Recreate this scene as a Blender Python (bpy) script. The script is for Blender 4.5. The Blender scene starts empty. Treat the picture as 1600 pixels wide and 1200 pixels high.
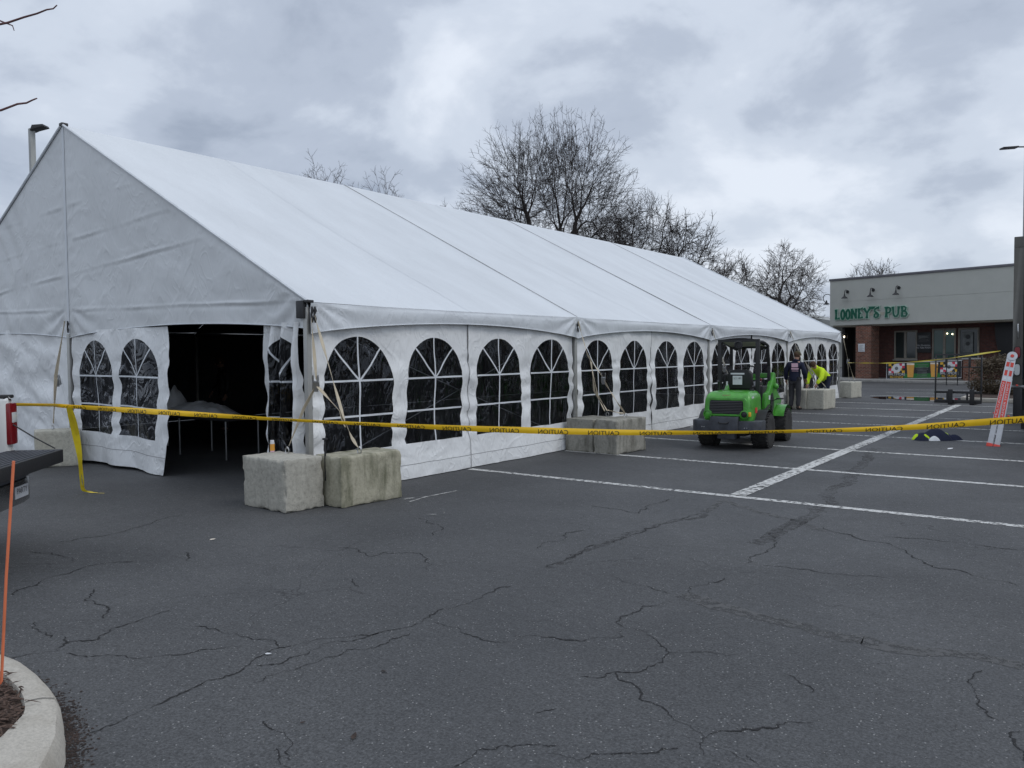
import bpy, bmesh, math, random
import numpy as np
from mathutils import Vector, Matrix, noise
from mathutils.geometry import delaunay_2d_cdt
sc = bpy.context.scene
PI = math.pi
rnd = random.Random(7)

# ------------------------------------------------------------------ camera
cam_d = bpy.data.cameras.new('camera'); cam = bpy.data.objects.new('camera', cam_d)
sc.collection.objects.link(cam); sc.camera = cam
cr = Vector((0.80133418, 0.59814697, -0.00915013)); cu = Vector((-0.01587271, 0.03654989, 0.99920577))
cf = Vector((-0.59800634, 0.8005525, -0.03878289))
cam.matrix_world = Matrix(((cr.x, cu.x, -cf.x, 0), (cr.y, cu.y, -cf.y, 0), (cr.z, cu.z, -cf.z, 1.8), (0, 0, 0, 1)))
cam_d.sensor_width = 36; cam_d.lens = 36 * 1238.28 / 1600; cam_d.clip_start = 0.05; cam_d.clip_end = 3000

# ------------------------------------------------------------------ sky + sun
SUN_EL, SUN_AZ = math.radians(48), math.radians(78)      # azimuth measured from +Y towards +X
w = bpy.data.worlds.new('World'); sc.world = w; w.use_nodes = True
nt = w.node_tree; nt.nodes.clear()
def N(nt, t, **kw):
    n = nt.nodes.new(t)
    for k, v in kw.items():
        if k.startswith('i_'):
            key = k[2:]; key = int(key) if key.isdigit() else key.replace('_', ' ')
            n.inputs[key].default_value = v
        else: setattr(n, k, v)
    return n
def ramp(nt, stops, interp='LINEAR'):
    n = nt.nodes.new('ShaderNodeValToRGB'); n.color_ramp.interpolation = interp
    e = n.color_ramp.elements
    while len(e) < len(stops): e.new(0.5)
    for el, (p, c) in zip(e, stops):
        el.position = p; el.color = (*c, 1) if len(c) == 3 else c
    return n
out = N(nt, 'ShaderNodeOutputWorld')
sky = N(nt, 'ShaderNodeTexSky', sky_type='NISHITA', sun_disc=False, sun_elevation=SUN_EL, sun_rotation=SUN_AZ)
bg1 = N(nt, 'ShaderNodeBackground', i_Strength=0.08); nt.links.new(sky.outputs[0], bg1.inputs[0])
tc = N(nt, 'ShaderNodeTexCoord'); sep = N(nt, 'ShaderNodeSeparateXYZ'); nt.links.new(tc.outputs['Generated'], sep.inputs[0])
zz = N(nt, 'ShaderNodeMath', operation='MAXIMUM', i_1=0.0); nt.links.new(sep.outputs['Z'], zz.inputs[0])
za = N(nt, 'ShaderNodeMath', operation='ADD', i_1=0.42); nt.links.new(zz.outputs[0], za.inputs[0])
dx = N(nt, 'ShaderNodeMath', operation='DIVIDE'); nt.links.new(sep.outputs['X'], dx.inputs[0]); nt.links.new(za.outputs[0], dx.inputs[1])
dy = N(nt, 'ShaderNodeMath', operation='DIVIDE'); nt.links.new(sep.outputs['Y'], dy.inputs[0]); nt.links.new(za.outputs[0], dy.inputs[1])
comb = N(nt, 'ShaderNodeCombineXYZ', i_Z=5.15); nt.links.new(dx.outputs[0], comb.inputs[0]); nt.links.new(dy.outputs[0], comb.inputs[1])
n1 = N(nt, 'ShaderNodeTexNoise', i_Scale=2.9, i_Detail=10.0, i_Roughness=0.54, i_Distortion=0.2); nt.links.new(comb.outputs[0], n1.inputs['Vector'])
n2 = N(nt, 'ShaderNodeTexNoise', i_Scale=0.95, i_Detail=3.0, i_Roughness=0.5, i_Distortion=0.1); nt.links.new(comb.outputs[0], n2.inputs['Vector'])
mx = N(nt, 'ShaderNodeMath', operation='MULTIPLY', i_1=0.62); nt.links.new(n1.outputs['Fac'], mx.inputs[0])
mx2 = N(nt, 'ShaderNodeMath', operation='MULTIPLY_ADD', i_1=0.38); nt.links.new(n2.outputs['Fac'], mx2.inputs[0]); nt.links.new(mx.outputs[0], mx2.inputs[2])
cl = ramp(nt, [(0.36, (0.232, 0.268, 0.335)), (0.45, (0.318, 0.358, 0.43)), (0.52, (0.415, 0.458, 0.528)), (0.62, (0.53, 0.568, 0.63))])
cl.color_ramp.interpolation = 'EASE'
nt.links.new(mx2.outputs[0], cl.inputs[0])
bg2 = N(nt, 'ShaderNodeBackground', i_Strength=1.0)
zr = ramp(nt, [(0.0, (1.0, 1.0, 1.0)), (0.35, (1.04, 1.04, 1.04)), (1.0, (1.35, 1.35, 1.35))])
nt.links.new(zz.outputs[0], zr.inputs[0])
mm = N(nt, 'ShaderNodeMix', data_type='RGBA', blend_type='MULTIPLY'); mm.inputs[0].default_value = 1
nt.links.new(cl.outputs[0], mm.inputs[6]); nt.links.new(zr.outputs[0], mm.inputs[7]); nt.links.new(mm.outputs[2], bg2.inputs[0])
ms = N(nt, 'ShaderNodeMixShader', i_Fac=0.93)
nt.links.new(bg1.outputs[0], ms.inputs[1]); nt.links.new(bg2.outputs[0], ms.inputs[2]); nt.links.new(ms.outputs[0], out.inputs[0])
sun_d = bpy.data.lights.new('sun', 'SUN'); sun_d.energy = 0.5; sun_d.angle = math.radians(25); sun_d.color = (1, 0.96, 0.9)
sun = bpy.data.objects.new('sun', sun_d); sc.collection.objects.link(sun)
sd = Vector((math.sin(SUN_AZ) * math.cos(SUN_EL), math.cos(SUN_AZ) * math.cos(SUN_EL), math.sin(SUN_EL)))
sun.rotation_euler = sd.to_track_quat('Z', 'Y').to_euler()
sc.view_settings.view_transform = 'Standard'; sc.view_settings.look = 'None'; sc.view_settings.gamma = 1
sc.view_settings.use_curve_mapping = False; sc.view_settings.exposure = 0.60

# ------------------------------------------------------------------ materials
def new_mat(name):
    m = bpy.data.materials.new(name); m.use_nodes = True; t = m.node_tree; t.nodes.clear()
    o = N(t, 'ShaderNodeOutputMaterial'); b = N(t, 'ShaderNodeBsdfPrincipled'); t.links.new(b.outputs[0], o.inputs[0])
    return m, t, b, o
def P(name, col, rough=0.6, metal=0.0, var=0.12, vs=4.0, bump=0.0, bs=60.0, coat=0.0, spec=0.5, emit=None, es=1.0):
    m, t, b, o = new_mat(name)
    c = N(t, 'ShaderNodeTexCoord')
    n = N(t, 'ShaderNodeTexNoise', i_Scale=vs, i_Detail=5.0, i_Roughness=0.6); t.links.new(c.outputs['Object'], n.inputs['Vector'])
    lo = tuple(max(0, x * (1 - var)) for x in col); hi = tuple(min(1, x * (1 + var)) for x in col)
    r = ramp(t, [(0.3, lo), (0.7, hi)]); t.links.new(n.outputs['Fac'], r.inputs[0]); t.links.new(r.outputs[0], b.inputs['Base Color'])
    rr = N(t, 'ShaderNodeMapRange', i_3=max(0.02, rough - 0.08), i_4=min(1, rough + 0.08)); t.links.new(n.outputs['Fac'], rr.inputs[0]); t.links.new(rr.outputs[0], b.inputs['Roughness'])
    b.inputs['Metallic'].default_value = metal; b.inputs['Coat Weight'].default_value = coat; b.inputs['Specular IOR Level'].default_value = spec
    if bump:
        n2 = N(t, 'ShaderNodeTexNoise', i_Scale=bs, i_Detail=3.0); t.links.new(c.outputs['Object'], n2.inputs['Vector'])
        bm = N(t, 'ShaderNodeBump', i_Strength=bump, i_Distance=0.01); t.links.new(n2.outputs['Fac'], bm.inputs['Height']); t.links.new(bm.outputs[0], b.inputs['Normal'])
    if emit:
        b.inputs['Emission Color'].default_value = (*emit, 1); b.inputs['Emission Strength'].default_value = es
    return m

def asphalt_mat():
    m, t, b, o = new_mat('asphalt'); L = t.links.new
    g = N(t, 'ShaderNodeNewGeometry'); pos = g.outputs['Position']
    def nz(s, d=4.0, r=0.55, dist=0.0):
        n = N(t, 'ShaderNodeTexNoise', i_Scale=s, i_Detail=d, i_Roughness=r, i_Distortion=dist); L(pos, n.inputs['Vector']); return n.outputs['Fac']
    big = ramp(t, [(0.3, (0.047, 0.0485, 0.051)), (0.5, (0.063, 0.0645, 0.067)), (0.7, (0.083, 0.0845, 0.0865))]); L(nz(0.35, 7, 0.62, 0.4), big.inputs[0])
    fine = ramp(t, [(0.37, (0.5,) * 3), (0.5, (1.0,) * 3), (0.65, (1.7,) * 3)]); L(nz(62, 5, 0.8), fine.inputs[0])
    mid = ramp(t, [(0.32, (0.70,) * 3), (0.5, (1.0,) * 3), (0.68, (1.22,) * 3)]); L(nz(16, 7, 0.78), mid.inputs[0])
    def mul(a, c, f=1.0):
        x = N(t, 'ShaderNodeMix', data_type='RGBA', blend_type='MULTIPLY'); x.inputs[0].default_value = f; L(a, x.inputs[6]); L(c, x.inputs[7]); return x.outputs[2]
    col = mul(mul(big.outputs[0], fine.outputs[0]), mid.outputs[0])
    # dark worn pock marks, stretched
    pv = N(t, 'ShaderNodeTexVoronoi', i_Scale=30.0, i_Randomness=1.0); L(pos, pv.inputs['Vector'])
    pr = ramp(t, [(0.0, (0.5,) * 3), (0.16, (0.62,) * 3), (0.22, (1,) * 3)]); L(pv.outputs['Distance'], pr.inputs[0])
    pm = ramp(t, [(0.42, (0.15,) * 3), (0.60, (1, 1, 1))]); L(nz(0.8, 5, 0.6), pm.inputs[0])
    x = N(t, 'ShaderNodeMix', data_type='RGBA', blend_type='MULTIPLY'); L(pm.outputs[0], x.inputs[0]); L(col, x.inputs[6]); L(pr.outputs[0], x.inputs[7]); col = x.outputs[2]
    # light aggregate flecks
    v = N(t, 'ShaderNodeTexVoronoi', i_Scale=48.0); L(pos, v.inputs['Vector'])
    sepc = N(t, 'ShaderNodeSeparateColor'); L(v.outputs['Color'], sepc.inputs[0])
    f1 = ramp(t, [(0.85, (0, 0, 0)), (0.88, (1, 1, 1))]); L(sepc.outputs[0], f1.inputs[0])
    f2 = ramp(t, [(0.15, (1, 1, 1)), (0.27, (0, 0, 0))]); L(v.outputs['Distance'], f2.inputs[0])
    ff = mul(f1.outputs[0], f2.outputs[0])
    x = N(t, 'ShaderNodeMix', data_type='RGBA'); L(ff, x.inputs[0]); L(col, x.inputs[6]); x.inputs[7].default_value = (0.27, 0.27, 0.265, 1); col = x.outputs[2]
    # hair cracks
    wn = N(t, 'ShaderNodeTexNoise', i_Scale=2.2, i_Detail=5.0); L(pos, wn.inputs['Vector'])
    wa = N(t, 'ShaderNodeVectorMath', operation='MULTIPLY_ADD'); L(wn.outputs['Color'], wa.inputs[0]); wa.inputs[1].default_value = (0.9, 0.9, 0.0); L(pos, wa.inputs[2])
    ve = N(t, 'ShaderNodeTexVoronoi', feature='DISTANCE_TO_EDGE', i_Scale=0.55); L(wa.outputs[0], ve.inputs['Vector'])
    vr = ramp(t, [(0.0, (1, 1, 1)), (0.0045, (0, 0, 0))]); L(ve.outputs['Distance'], vr.inputs[0])
    cm = ramp(t, [(0.50, (0, 0, 0)), (0.58, (0.75,) * 3)]); L(nz(0.45, 4, 0.5), cm.inputs[0])
    ck = mul(vr.outputs[0], cm.outputs[0])
    x = N(t, 'ShaderNodeMix', data_type='RGBA'); L(ck, x.inputs[0]); L(col, x.inputs[6]); x.inputs[7].default_value = (0.012, 0.012, 0.013, 1); col = x.outputs[2]
    L(col, b.inputs['Base Color'])
    rr = ramp(t, [(0.3, (0.62,) * 3), (0.7, (0.85,) * 3)]); L(nz(0.6, 5, 0.6), rr.inputs[0]); L(rr.outputs[0], b.inputs['Roughness'])
    bm = N(t, 'ShaderNodeBump', i_Strength=0.55, i_Distance=0.004); L(nz(130, 3, 0.7), bm.inputs['Height'])
    bm2 = N(t, 'ShaderNodeBump', i_Strength=0.35, i_Distance=0.03); L(nz(5, 5, 0.6), bm2.inputs['Height']); L(bm.outputs[0], bm2.inputs['Normal'])
    L(bm2.outputs[0], b.inputs['Normal'])
    return m

def paint_mat(name, col=(0.62, 0.62, 0.60), lo=0.40, hi=0.50):
    m, t, b, o = new_mat(name); L = t.links.new
    g = N(t, 'ShaderNodeNewGeometry')
    n = N(t, 'ShaderNodeTexNoise', i_Scale=14.0, i_Detail=7.0, i_Roughness=0.75); L(g.outputs['Position'], n.inputs['Vector'])
    n2 = N(t, 'ShaderNodeTexNoise', i_Scale=0.8, i_Detail=3.0); L(g.outputs['Position'], n2.inputs['Vector'])
    ad = N(t, 'ShaderNodeMath', operation='MULTIPLY_ADD', i_1=0.35); L(n2.outputs['Fac'], ad.inputs[0]); L(n.outputs['Fac'], ad.inputs[2])
    su = N(t, 'ShaderNodeMath', operation='SUBTRACT', i_1=0.175); L(ad.outputs[0], su.inputs[0])
    a = ramp(t, [(lo, (0, 0, 0)), (hi, (1, 1, 1))]); L(su.outputs[0], a.inputs[0])
    c = ramp(t, [(0.35, tuple(x * 0.72 for x in col)), (0.6, col)]); L(n.outputs['Fac'], c.inputs[0]); L(c.outputs[0], b.inputs['Base Color'])
    b.inputs['Roughness'].default_value = 0.7
    tr = N(t, 'ShaderNodeBsdfTransparent'); mxs = N(t, 'ShaderNodeMixShader'); L(a.outputs[0], mxs.inputs[0]); L(tr.outputs[0], mxs.inputs[1]); L(b.outputs[0], mxs.inputs[2]); L(mxs.outputs[0], o.inputs[0])
    return m

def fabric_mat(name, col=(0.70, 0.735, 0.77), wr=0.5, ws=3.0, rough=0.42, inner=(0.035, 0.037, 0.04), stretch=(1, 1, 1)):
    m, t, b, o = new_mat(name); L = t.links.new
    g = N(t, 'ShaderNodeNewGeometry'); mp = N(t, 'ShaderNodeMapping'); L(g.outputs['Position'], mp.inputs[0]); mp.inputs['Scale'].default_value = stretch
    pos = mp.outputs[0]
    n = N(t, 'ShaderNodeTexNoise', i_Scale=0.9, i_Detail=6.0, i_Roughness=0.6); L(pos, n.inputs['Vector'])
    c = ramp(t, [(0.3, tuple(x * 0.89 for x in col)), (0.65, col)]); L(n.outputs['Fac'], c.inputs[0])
    mx = N(t, 'ShaderNodeMix', data_type='RGBA'); L(g.outputs['Backfacing'], mx.inputs[0]); L(c.outputs[0], mx.inputs[6]); mx.inputs[7].default_value = (*inner, 1)  # back faces near-black: shade inside the tent painted into the white cloth
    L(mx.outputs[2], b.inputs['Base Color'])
    b.inputs['Roughness'].default_value = rough; b.inputs['Specular IOR Level'].default_value = 0.4
    # crumple: ridged warped noise + short creases
    def ridged(s, d, dist, st=(1, 1, 1)):
        mq = N(t, 'ShaderNodeMapping'); mq.inputs['Scale'].default_value = st; L(pos, mq.inputs[0])
        q = N(t, 'ShaderNodeTexNoise', i_Scale=s, i_Detail=d, i_Roughness=0.5, i_Distortion=dist); L(mq.outputs[0], q.inputs['Vector'])
        s1 = N(t, 'ShaderNodeMath', operation='SUBTRACT', i_1=0.5); L(q.outputs['Fac'], s1.inputs[0])
        ab = N(t, 'ShaderNodeMath', operation='ABSOLUTE'); L(s1.outputs[0], ab.inputs[0])
        mr = N(t, 'ShaderNodeMapRange', i_1=0.0, i_2=0.10, i_3=1.0, i_4=0.0, interpolation_type='SMOOTHSTEP'); L(ab.outputs[0], mr.inputs[0]); return mr.outputs[0]
    ra = ridged(ws, 1.5, 1.2); rb = ridged(ws * 1.9, 1.5, 2.2, (1.5, 1.5, 0.7))
    s = N(t, 'ShaderNodeTexNoise', i_Scale=ws * 1.1, i_Detail=3.0, i_Roughness=0.45, i_Distortion=1.2); L(pos, s.inputs['Vector'])
    a1 = N(t, 'ShaderNodeMath', operation='MULTIPLY_ADD', i_1=0.16); L(rb, a1.inputs[0]); L(s.outputs['Fac'], a1.inputs[2])
    a2 = N(t, 'ShaderNodeMath', operation='MULTIPLY_ADD', i_1=0.22); L(ra, a2.inputs[0]); L(a1.outputs[0], a2.inputs[2])
    bm = N(t, 'ShaderNodeBump', i_Strength=wr, i_Distance=0.035); L(a2.outputs[0], bm.inputs['Height']); L(bm.outputs[0], b.inputs['Normal'])
    return m

def vinyl_mat():
    m, t, b, o = new_mat('clear_vinyl'); L = t.links.new
    t.nodes.remove(b)
    g = N(t, 'ShaderNodeNewGeometry')
    mp = N(t, 'ShaderNodeMapping'); mp.inputs['Rotation'].default_value = (0.5, 0.2, 0); mp.inputs['Scale'].default_value = (1, 2.4, 0.8); L(g.outputs['Position'], mp.inputs[0])
    a = N(t, 'ShaderNodeTexNoise', i_Scale=2.3, i_Detail=2.5, i_Roughness=0.5, i_Distortion=1.6); L(mp.outputs[0], a.inputs['Vector'])
    s1 = N(t, 'ShaderNodeMath', operation='SUBTRACT', i_1=0.5); L(a.outputs['Fac'], s1.inputs[0])
    ab = N(t, 'ShaderNodeMath', operation='ABSOLUTE'); L(s1.outputs[0], ab.inputs[0])
    bm = N(t, 'ShaderNodeBump', i_Strength=1.0, i_Distance=0.05); L(ab.outputs[0], bm.inputs['Height'])
    gl = N(t, 'ShaderNodeBsdfGlossy', i_Roughness=0.09); L(bm.outputs[0], gl.inputs['Normal']); gl.inputs['Color'].default_value = (0.9, 0.93, 1, 1)
    cr_ = N(t, 'ShaderNodeMapRange', i_1=0.0, i_2=0.010, i_3=0.15, i_4=0.0); L(ab.outputs[0], cr_.inputs[0])
    b2 = N(t, 'ShaderNodeTexNoise', i_Scale=1.3, i_Detail=3.0); L(g.outputs['Position'], b2.inputs['Vector'])
    cm_ = N(t, 'ShaderNodeMapRange', i_1=0.45, i_2=0.62, i_3=0.0, i_4=1.0); L(b2.outputs['Fac'], cm_.inputs[0])
    cx_ = N(t, 'ShaderNodeMath', operation='MULTIPLY'); L(cr_.outputs[0], cx_.inputs[0]); L(cm_.outputs[0], cx_.inputs[1])
    tr = N(t, 'ShaderNodeBsdfTransparent'); tr.inputs[0].default_value = (0.5, 0.51, 0.52, 1)
    fr = N(t, 'ShaderNodeFresnel', i_IOR=1.5); L(bm.outputs[0], fr.inputs['Normal'])
    fm = N(t, 'ShaderNodeMath', operation='MULTIPLY_ADD', i_1=0.95); L(fr.outputs[0], fm.inputs[0]); L(cx_.outputs[0], fm.inputs[2])
    mxs = N(t, 'ShaderNodeMixShader'); L(fm.outputs[0], mxs.inputs[0]); L(tr.outputs[0], mxs.inputs[1]); L(gl.outputs[0], mxs.inputs[2]); L(mxs.outputs[0], o.inputs[0])
    return m

def concrete_mat(name, base=(0.40, 0.39, 0.35), stain=(0.16, 0.155, 0.12), amt=0.5, pits=0.5, sc_=1.0):
    m, t, b, o = new_mat(name); L = t.links.new
    c = N(t, 'ShaderNodeTexCoord'); g = N(t, 'ShaderNodeNewGeometry')
    mp = N(t, 'ShaderNodeMapping'); mp.inputs['Scale'].default_value = (5, 5, 1.3); L(g.outputs['Position'], mp.inputs[0])
    n = N(t, 'ShaderNodeTexNoise', i_Scale=1.0, i_Detail=6.0, i_Roughness=0.6); L(mp.outputs[0], n.inputs['Vector'])
    n2 = N(t, 'ShaderNodeTexNoise', i_Scale=22.0 * sc_, i_Detail=6.0, i_Roughness=0.7); L(g.outputs['Position'], n2.inputs['Vector'])
    r = ramp(t, [(0.3, tuple(x * 0.72 for x in base)), (0.5, base), (0.7, tuple(x * 1.15 for x in base))]); L(n2.outputs['Fac'], r.inputs[0])
    sr = ramp(t, [(0.47, (0, 0, 0)), (0.68, (amt,) * 3)]); L(n.outputs['Fac'], sr.inputs[0])
    mx = N(t, 'ShaderNodeMix', data_type='RGBA'); L(sr.outputs[0], mx.inputs[0]); L(r.outputs[0], mx.inputs[6]); mx.inputs[7].default_value = (*stain, 1)
    v = N(t, 'ShaderNodeTexVoronoi', i_Scale=38.0 * sc_); L(g.outputs['Position'], v.inputs['Vector'])
    vr = ramp(t, [(0.10, (0.35,) * 3), (0.22, (1,) * 3)]); L(v.outputs['Distance'], vr.inputs[0])
    n3 = N(t, 'ShaderNodeTexNoise', i_Scale=3.5, i_Detail=3.0); L(g.outputs['Position'], n3.inputs['Vector'])
    pmask = ramp(t, [(0.5, (0, 0, 0)), (0.6, (pits,) * 3)]); L(n3.outputs['Fac'], pmask.inputs[0])
    mx2 = N(t, 'ShaderNodeMix', data_type='RGBA', blend_type='MULTIPLY'); L(pmask.outputs[0], mx2.inputs[0]); L(mx.outputs[2], mx2.inputs[6]); L(vr.outputs[0], mx2.inputs[7])
    L(mx2.outputs[2], b.inputs['Base Color']); b.inputs['Roughness'].default_value = 0.9
    bm = N(t, 'ShaderNodeBump', i_Strength=0.6, i_Distance=0.012 / sc_ ** 1.3); L(n2.outputs['Fac'], bm.inputs['Height'])
    bm2 = N(t, 'ShaderNodeBump', i_Strength=0.5, i_Distance=0.01); L(vr.outputs[0], bm2.inputs['Height']); L(bm.outputs[0], bm2.inputs['Normal']); L(bm2.outputs[0], b.inputs['Normal'])
    return m

def brick_mat(name, c1, c2, mortar, scale=1.0, rotz=0.0):
    m, t, b, o = new_mat(name); L = t.links.new
    c = N(t, 'ShaderNodeTexCoord'); sp = N(t, 'ShaderNodeSeparateXYZ'); L(c.outputs['Object'], sp.inputs[0])
    ad = N(t, 'ShaderNodeMath', operation='ADD'); L(sp.outputs['X'], ad.inputs[0]); L(sp.outputs['Y'], ad.inputs[1])
    cb = N(t, 'ShaderNodeCombineXYZ'); L(ad.outputs[0], cb.inputs[0]); L(sp.outputs['Z'], cb.inputs[1])
    br = N(t, 'ShaderNodeTexBrick', i_Scale=scale, i_Mortar_Size=0.013, i_Brick_Width=0.215, i_Row_Height=0.081); L(cb.outputs[0], br.inputs['Vector'])
    br.inputs['Color1'].default_value = (*c1, 1); br.inputs['Color2'].default_value = (*c2, 1); br.inputs['Mortar'].default_value = (*mortar, 1)
    br.inputs['Mortar Smooth'].default_value = 0.2; br.inputs['Bias'].default_value = 0.0
    n = N(t, 'ShaderNodeTexNoise', i_Scale=6.0, i_Detail=5.0); L(c.outputs['Object'], n.inputs['Vector'])
    r = ramp(t, [(0.3, (0.7,) * 3), (0.7, (1.2,) * 3)]); L(n.outputs['Fac'], r.inputs[0])
    mx = N(t, 'ShaderNodeMix', data_type='RGBA', blend_type='MULTIPLY'); mx.inputs[0].default_value = 1; L(br.outputs['Color'], mx.inputs[6]); L(r.outputs[0], mx.inputs[7])
    L(mx.outputs[2], b.inputs['Base Color']); b.inputs['Roughness'].default_value = 0.85
    bm = N(t, 'ShaderNodeBump', i_Strength=0.6, i_Distance=0.01, invert=True); L(br.outputs['Fac'], bm.inputs['Height']); L(bm.outputs[0], b.inputs['Normal'])
    return m

def glass_mat(name, tint=(0.02, 0.03, 0.03), rough=0.04):
    m, t, b, o = new_mat(name)
    b.inputs['Base Color'].default_value = (*tint, 1); b.inputs['Roughness'].default_value = rough; b.inputs['Specular IOR Level'].default_value = 0.6
    c = N(t, 'ShaderNodeTexCoord'); n = N(t, 'ShaderNodeTexNoise', i_Scale=0.8, i_Detail=2.0); t.links.new(c.outputs['Object'], n.inputs['Vector'])
    bm = N(t, 'ShaderNodeBump', i_Strength=0.05, i_Distance=0.05); t.links.new(n.outputs['Fac'], bm.inputs['Height']); t.links.new(bm.outputs[0], b.inputs['Normal'])
    return m

M = {}
M['asphalt'] = asphalt_mat()
M['line'] = paint_mat('worn_white_paint'); M['chalk'] = paint_mat('chalk', (0.5, 0.5, 0.48), 0.42, 0.58)
M['crack'] = P('crack_black', (0.016, 0.016, 0.017), 0.95)
M['seal'] = paint_mat('crack_sealer', (0.080, 0.080, 0.080), 0.36, 0.52)
M['seal2'] = paint_mat('dark_crack_sealer', (0.050, 0.048, 0.047), 0.44, 0.74)
M['dirt'] = paint_mat('dirt_film', (0.034, 0.029, 0.027), 0.46, 0.66)
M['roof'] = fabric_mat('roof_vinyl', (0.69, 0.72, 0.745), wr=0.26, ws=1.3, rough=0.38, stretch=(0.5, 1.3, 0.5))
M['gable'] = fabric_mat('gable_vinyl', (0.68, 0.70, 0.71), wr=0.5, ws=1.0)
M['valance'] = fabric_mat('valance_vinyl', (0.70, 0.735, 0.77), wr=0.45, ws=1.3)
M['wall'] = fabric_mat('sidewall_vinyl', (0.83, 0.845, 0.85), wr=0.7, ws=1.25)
M['seamline'] = P('seam_grey', (0.33, 0.33, 0.335), 0.7)
M['seamlight'] = P('weld_strip', (0.66, 0.69, 0.72), 0.5)
M['weld'] = P('roof_weld', (0.64, 0.67, 0.70), 0.42, var=0.02)
M['vinyl'] = vinyl_mat()
M['alu'] = P('aluminium_frame', (0.42, 0.42, 0.40), 0.45, 0.55, bump=0.1)
M['dkmetal'] = P('dark_steel_and_beam_shade', (0.05, 0.05, 0.052), 0.45, 0.6, bump=0.15)
M['zinc'] = P('zinc', (0.45, 0.46, 0.47), 0.35, 0.9)
M['strap'] = P('tan_webbing', (0.56, 0.49, 0.37), 0.85, bump=0.4, bs=180)
M['strapw'] = P('pale_webbing', (0.62, 0.58, 0.50), 0.85, bump=0.4, bs=180)
M['concA'] = concrete_mat('rough_concrete', (0.43, 0.415, 0.36), (0.22, 0.21, 0.18), 0.35, 0.9)
M['concB'] = concrete_mat('mossy_concrete', (0.40, 0.38, 0.29), (0.095, 0.10, 0.055), 0.8, 0.4)
M['concC'] = concrete_mat('stained_concrete', (0.32, 0.31, 0.27), (0.09, 0.085, 0.065), 0.8, 0.6)
M['concD'] = concrete_mat('pale_concrete', (0.52, 0.505, 0.43), (0.30, 0.29, 0.24), 0.4, 0.3)
M['kerb'] = concrete_mat('kerb_concrete', (0.46, 0.43, 0.375), (0.30, 0.27, 0.22), 0.5, 0.35, 3.2)
M['walk'] = concrete_mat('sidewalk_concrete', (0.33, 0.32, 0.30), (0.2, 0.19, 0.17), 0.5, 0.2)
M['tape'] = P('caution_yellow', (0.95, 0.58, 0.015), 0.35, var=0.06)
M['tape2'] = P('pale_yellow_film', (0.95, 0.70, 0.03), 0.35, var=0.15)
M['ink'] = P('black_ink', (0.02, 0.015, 0.01), 0.5)
M['black'] = P('black_plastic', (0.018, 0.018, 0.02), 0.5, bump=0.2)
M['rubber'] = P('tyre_rubber', (0.030, 0.029, 0.028), 0.85, var=0.5, vs=9, bump=0.4)
M['green'] = P('loader_green', (0.065, 0.31, 0.032), 0.36, var=0.30, vs=7, coat=0.3, bump=0.04)
M['cweight'] = P('charcoal_casting', (0.055, 0.060, 0.072), 0.6, var=0.35, vs=8, bump=0.3)
M['rim'] = P('silver_rim', (0.5, 0.5, 0.51), 0.4, 0.6)
M['white'] = P('white_paint', (0.72, 0.72, 0.71), 0.45, var=0.04)
M['label'] = P('paper_white', (0.65, 0.66, 0.68), 0.6, var=0.1)
M['beige'] = P('beige_liner', (0.42, 0.39, 0.32), 0.7)
M['red'] = P('red_plastic', (0.20, 0.006, 0.012), 0.3, coat=0.4)
M['redlabel'] = P('red_label', (0.65, 0.06, 0.04), 0.5)
M['orange'] = P('orange_fibreglass', (0.75, 0.20, 0.09), 0.5)
M['amber'] = P('amber_lens', (0.9, 0.45, 0.03), 0.3, coat=0.5)
M['lens'] = P('clear_lens', (0.6, 0.62, 0.62), 0.2, coat=0.6)
M['truckgrey'] = P('truck_bronze', (0.10, 0.097, 0.088), 0.45, 0.4, bump=0.1)
M['truckbody'] = P('truck_white', (0.6, 0.6, 0.58), 0.5)
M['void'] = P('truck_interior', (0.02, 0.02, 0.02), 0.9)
M['skin'] = P('skin', (0.42, 0.25, 0.18), 0.55, var=0.08)
M['navy'] = P('navy_fabric', (0.012, 0.016, 0.04), 0.9, bump=0.3, bs=25)
M['hivis'] = P('hivis_yellow', (0.62, 0.85, 0.02), 0.8, bump=0.3, bs=25)
M['trouser'] = P('dark_grey_trousers', (0.045, 0.045, 0.05), 0.9, bump=0.3, bs=25)
M['boot'] = P('boot_leather', (0.03, 0.02, 0.015), 0.7)
M['hair'] = P('brown_hair', (0.08, 0.045, 0.025), 0.85, bump=0.5, bs=90)
M['cap'] = P('olive_knit', (0.07, 0.06, 0.03), 0.95, bump=0.5, bs=120)
M['bulb2'] = None; M['glove'] = P('tan_glove', (0.35, 0.28, 0.08), 0.8)
M['bark'] = P('bare_bark', (0.036, 0.030, 0.028), 0.95, var=0.3, vs=8)
M['bark2'] = P('grey_bark', (0.075, 0.066, 0.062), 0.95, var=0.3, vs=8)
M['twigred'] = P('reddish_twig', (0.13, 0.06, 0.06), 0.8)
M['mulch'] = P('mulch_brown', (0.045, 0.028, 0.02), 0.95, var=0.5, vs=30, bump=0.8, bs=60)
M['chip'] = P('bark_chip', (0.042, 0.029, 0.024), 0.95, var=0.6, vs=9)
M['shred'] = P('shredded_bark', (0.095, 0.062, 0.048), 0.95, var=0.7, vs=40)
M['grit'] = P('pale_grit', (0.32, 0.31, 0.29), 0.9, var=0.5, vs=5)
M['stucco'] = P('grey_stucco', (0.47, 0.475, 0.435), 0.9, var=0.04, vs=1.5, bump=0.15, bs=30)
M['coping'] = P('coping_grey', (0.16, 0.155, 0.17), 0.5, 0.3)
M['brick'] = brick_mat('red_brick', (0.25, 0.078, 0.042), (0.13, 0.040, 0.025), (0.22, 0.185, 0.15))
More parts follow.
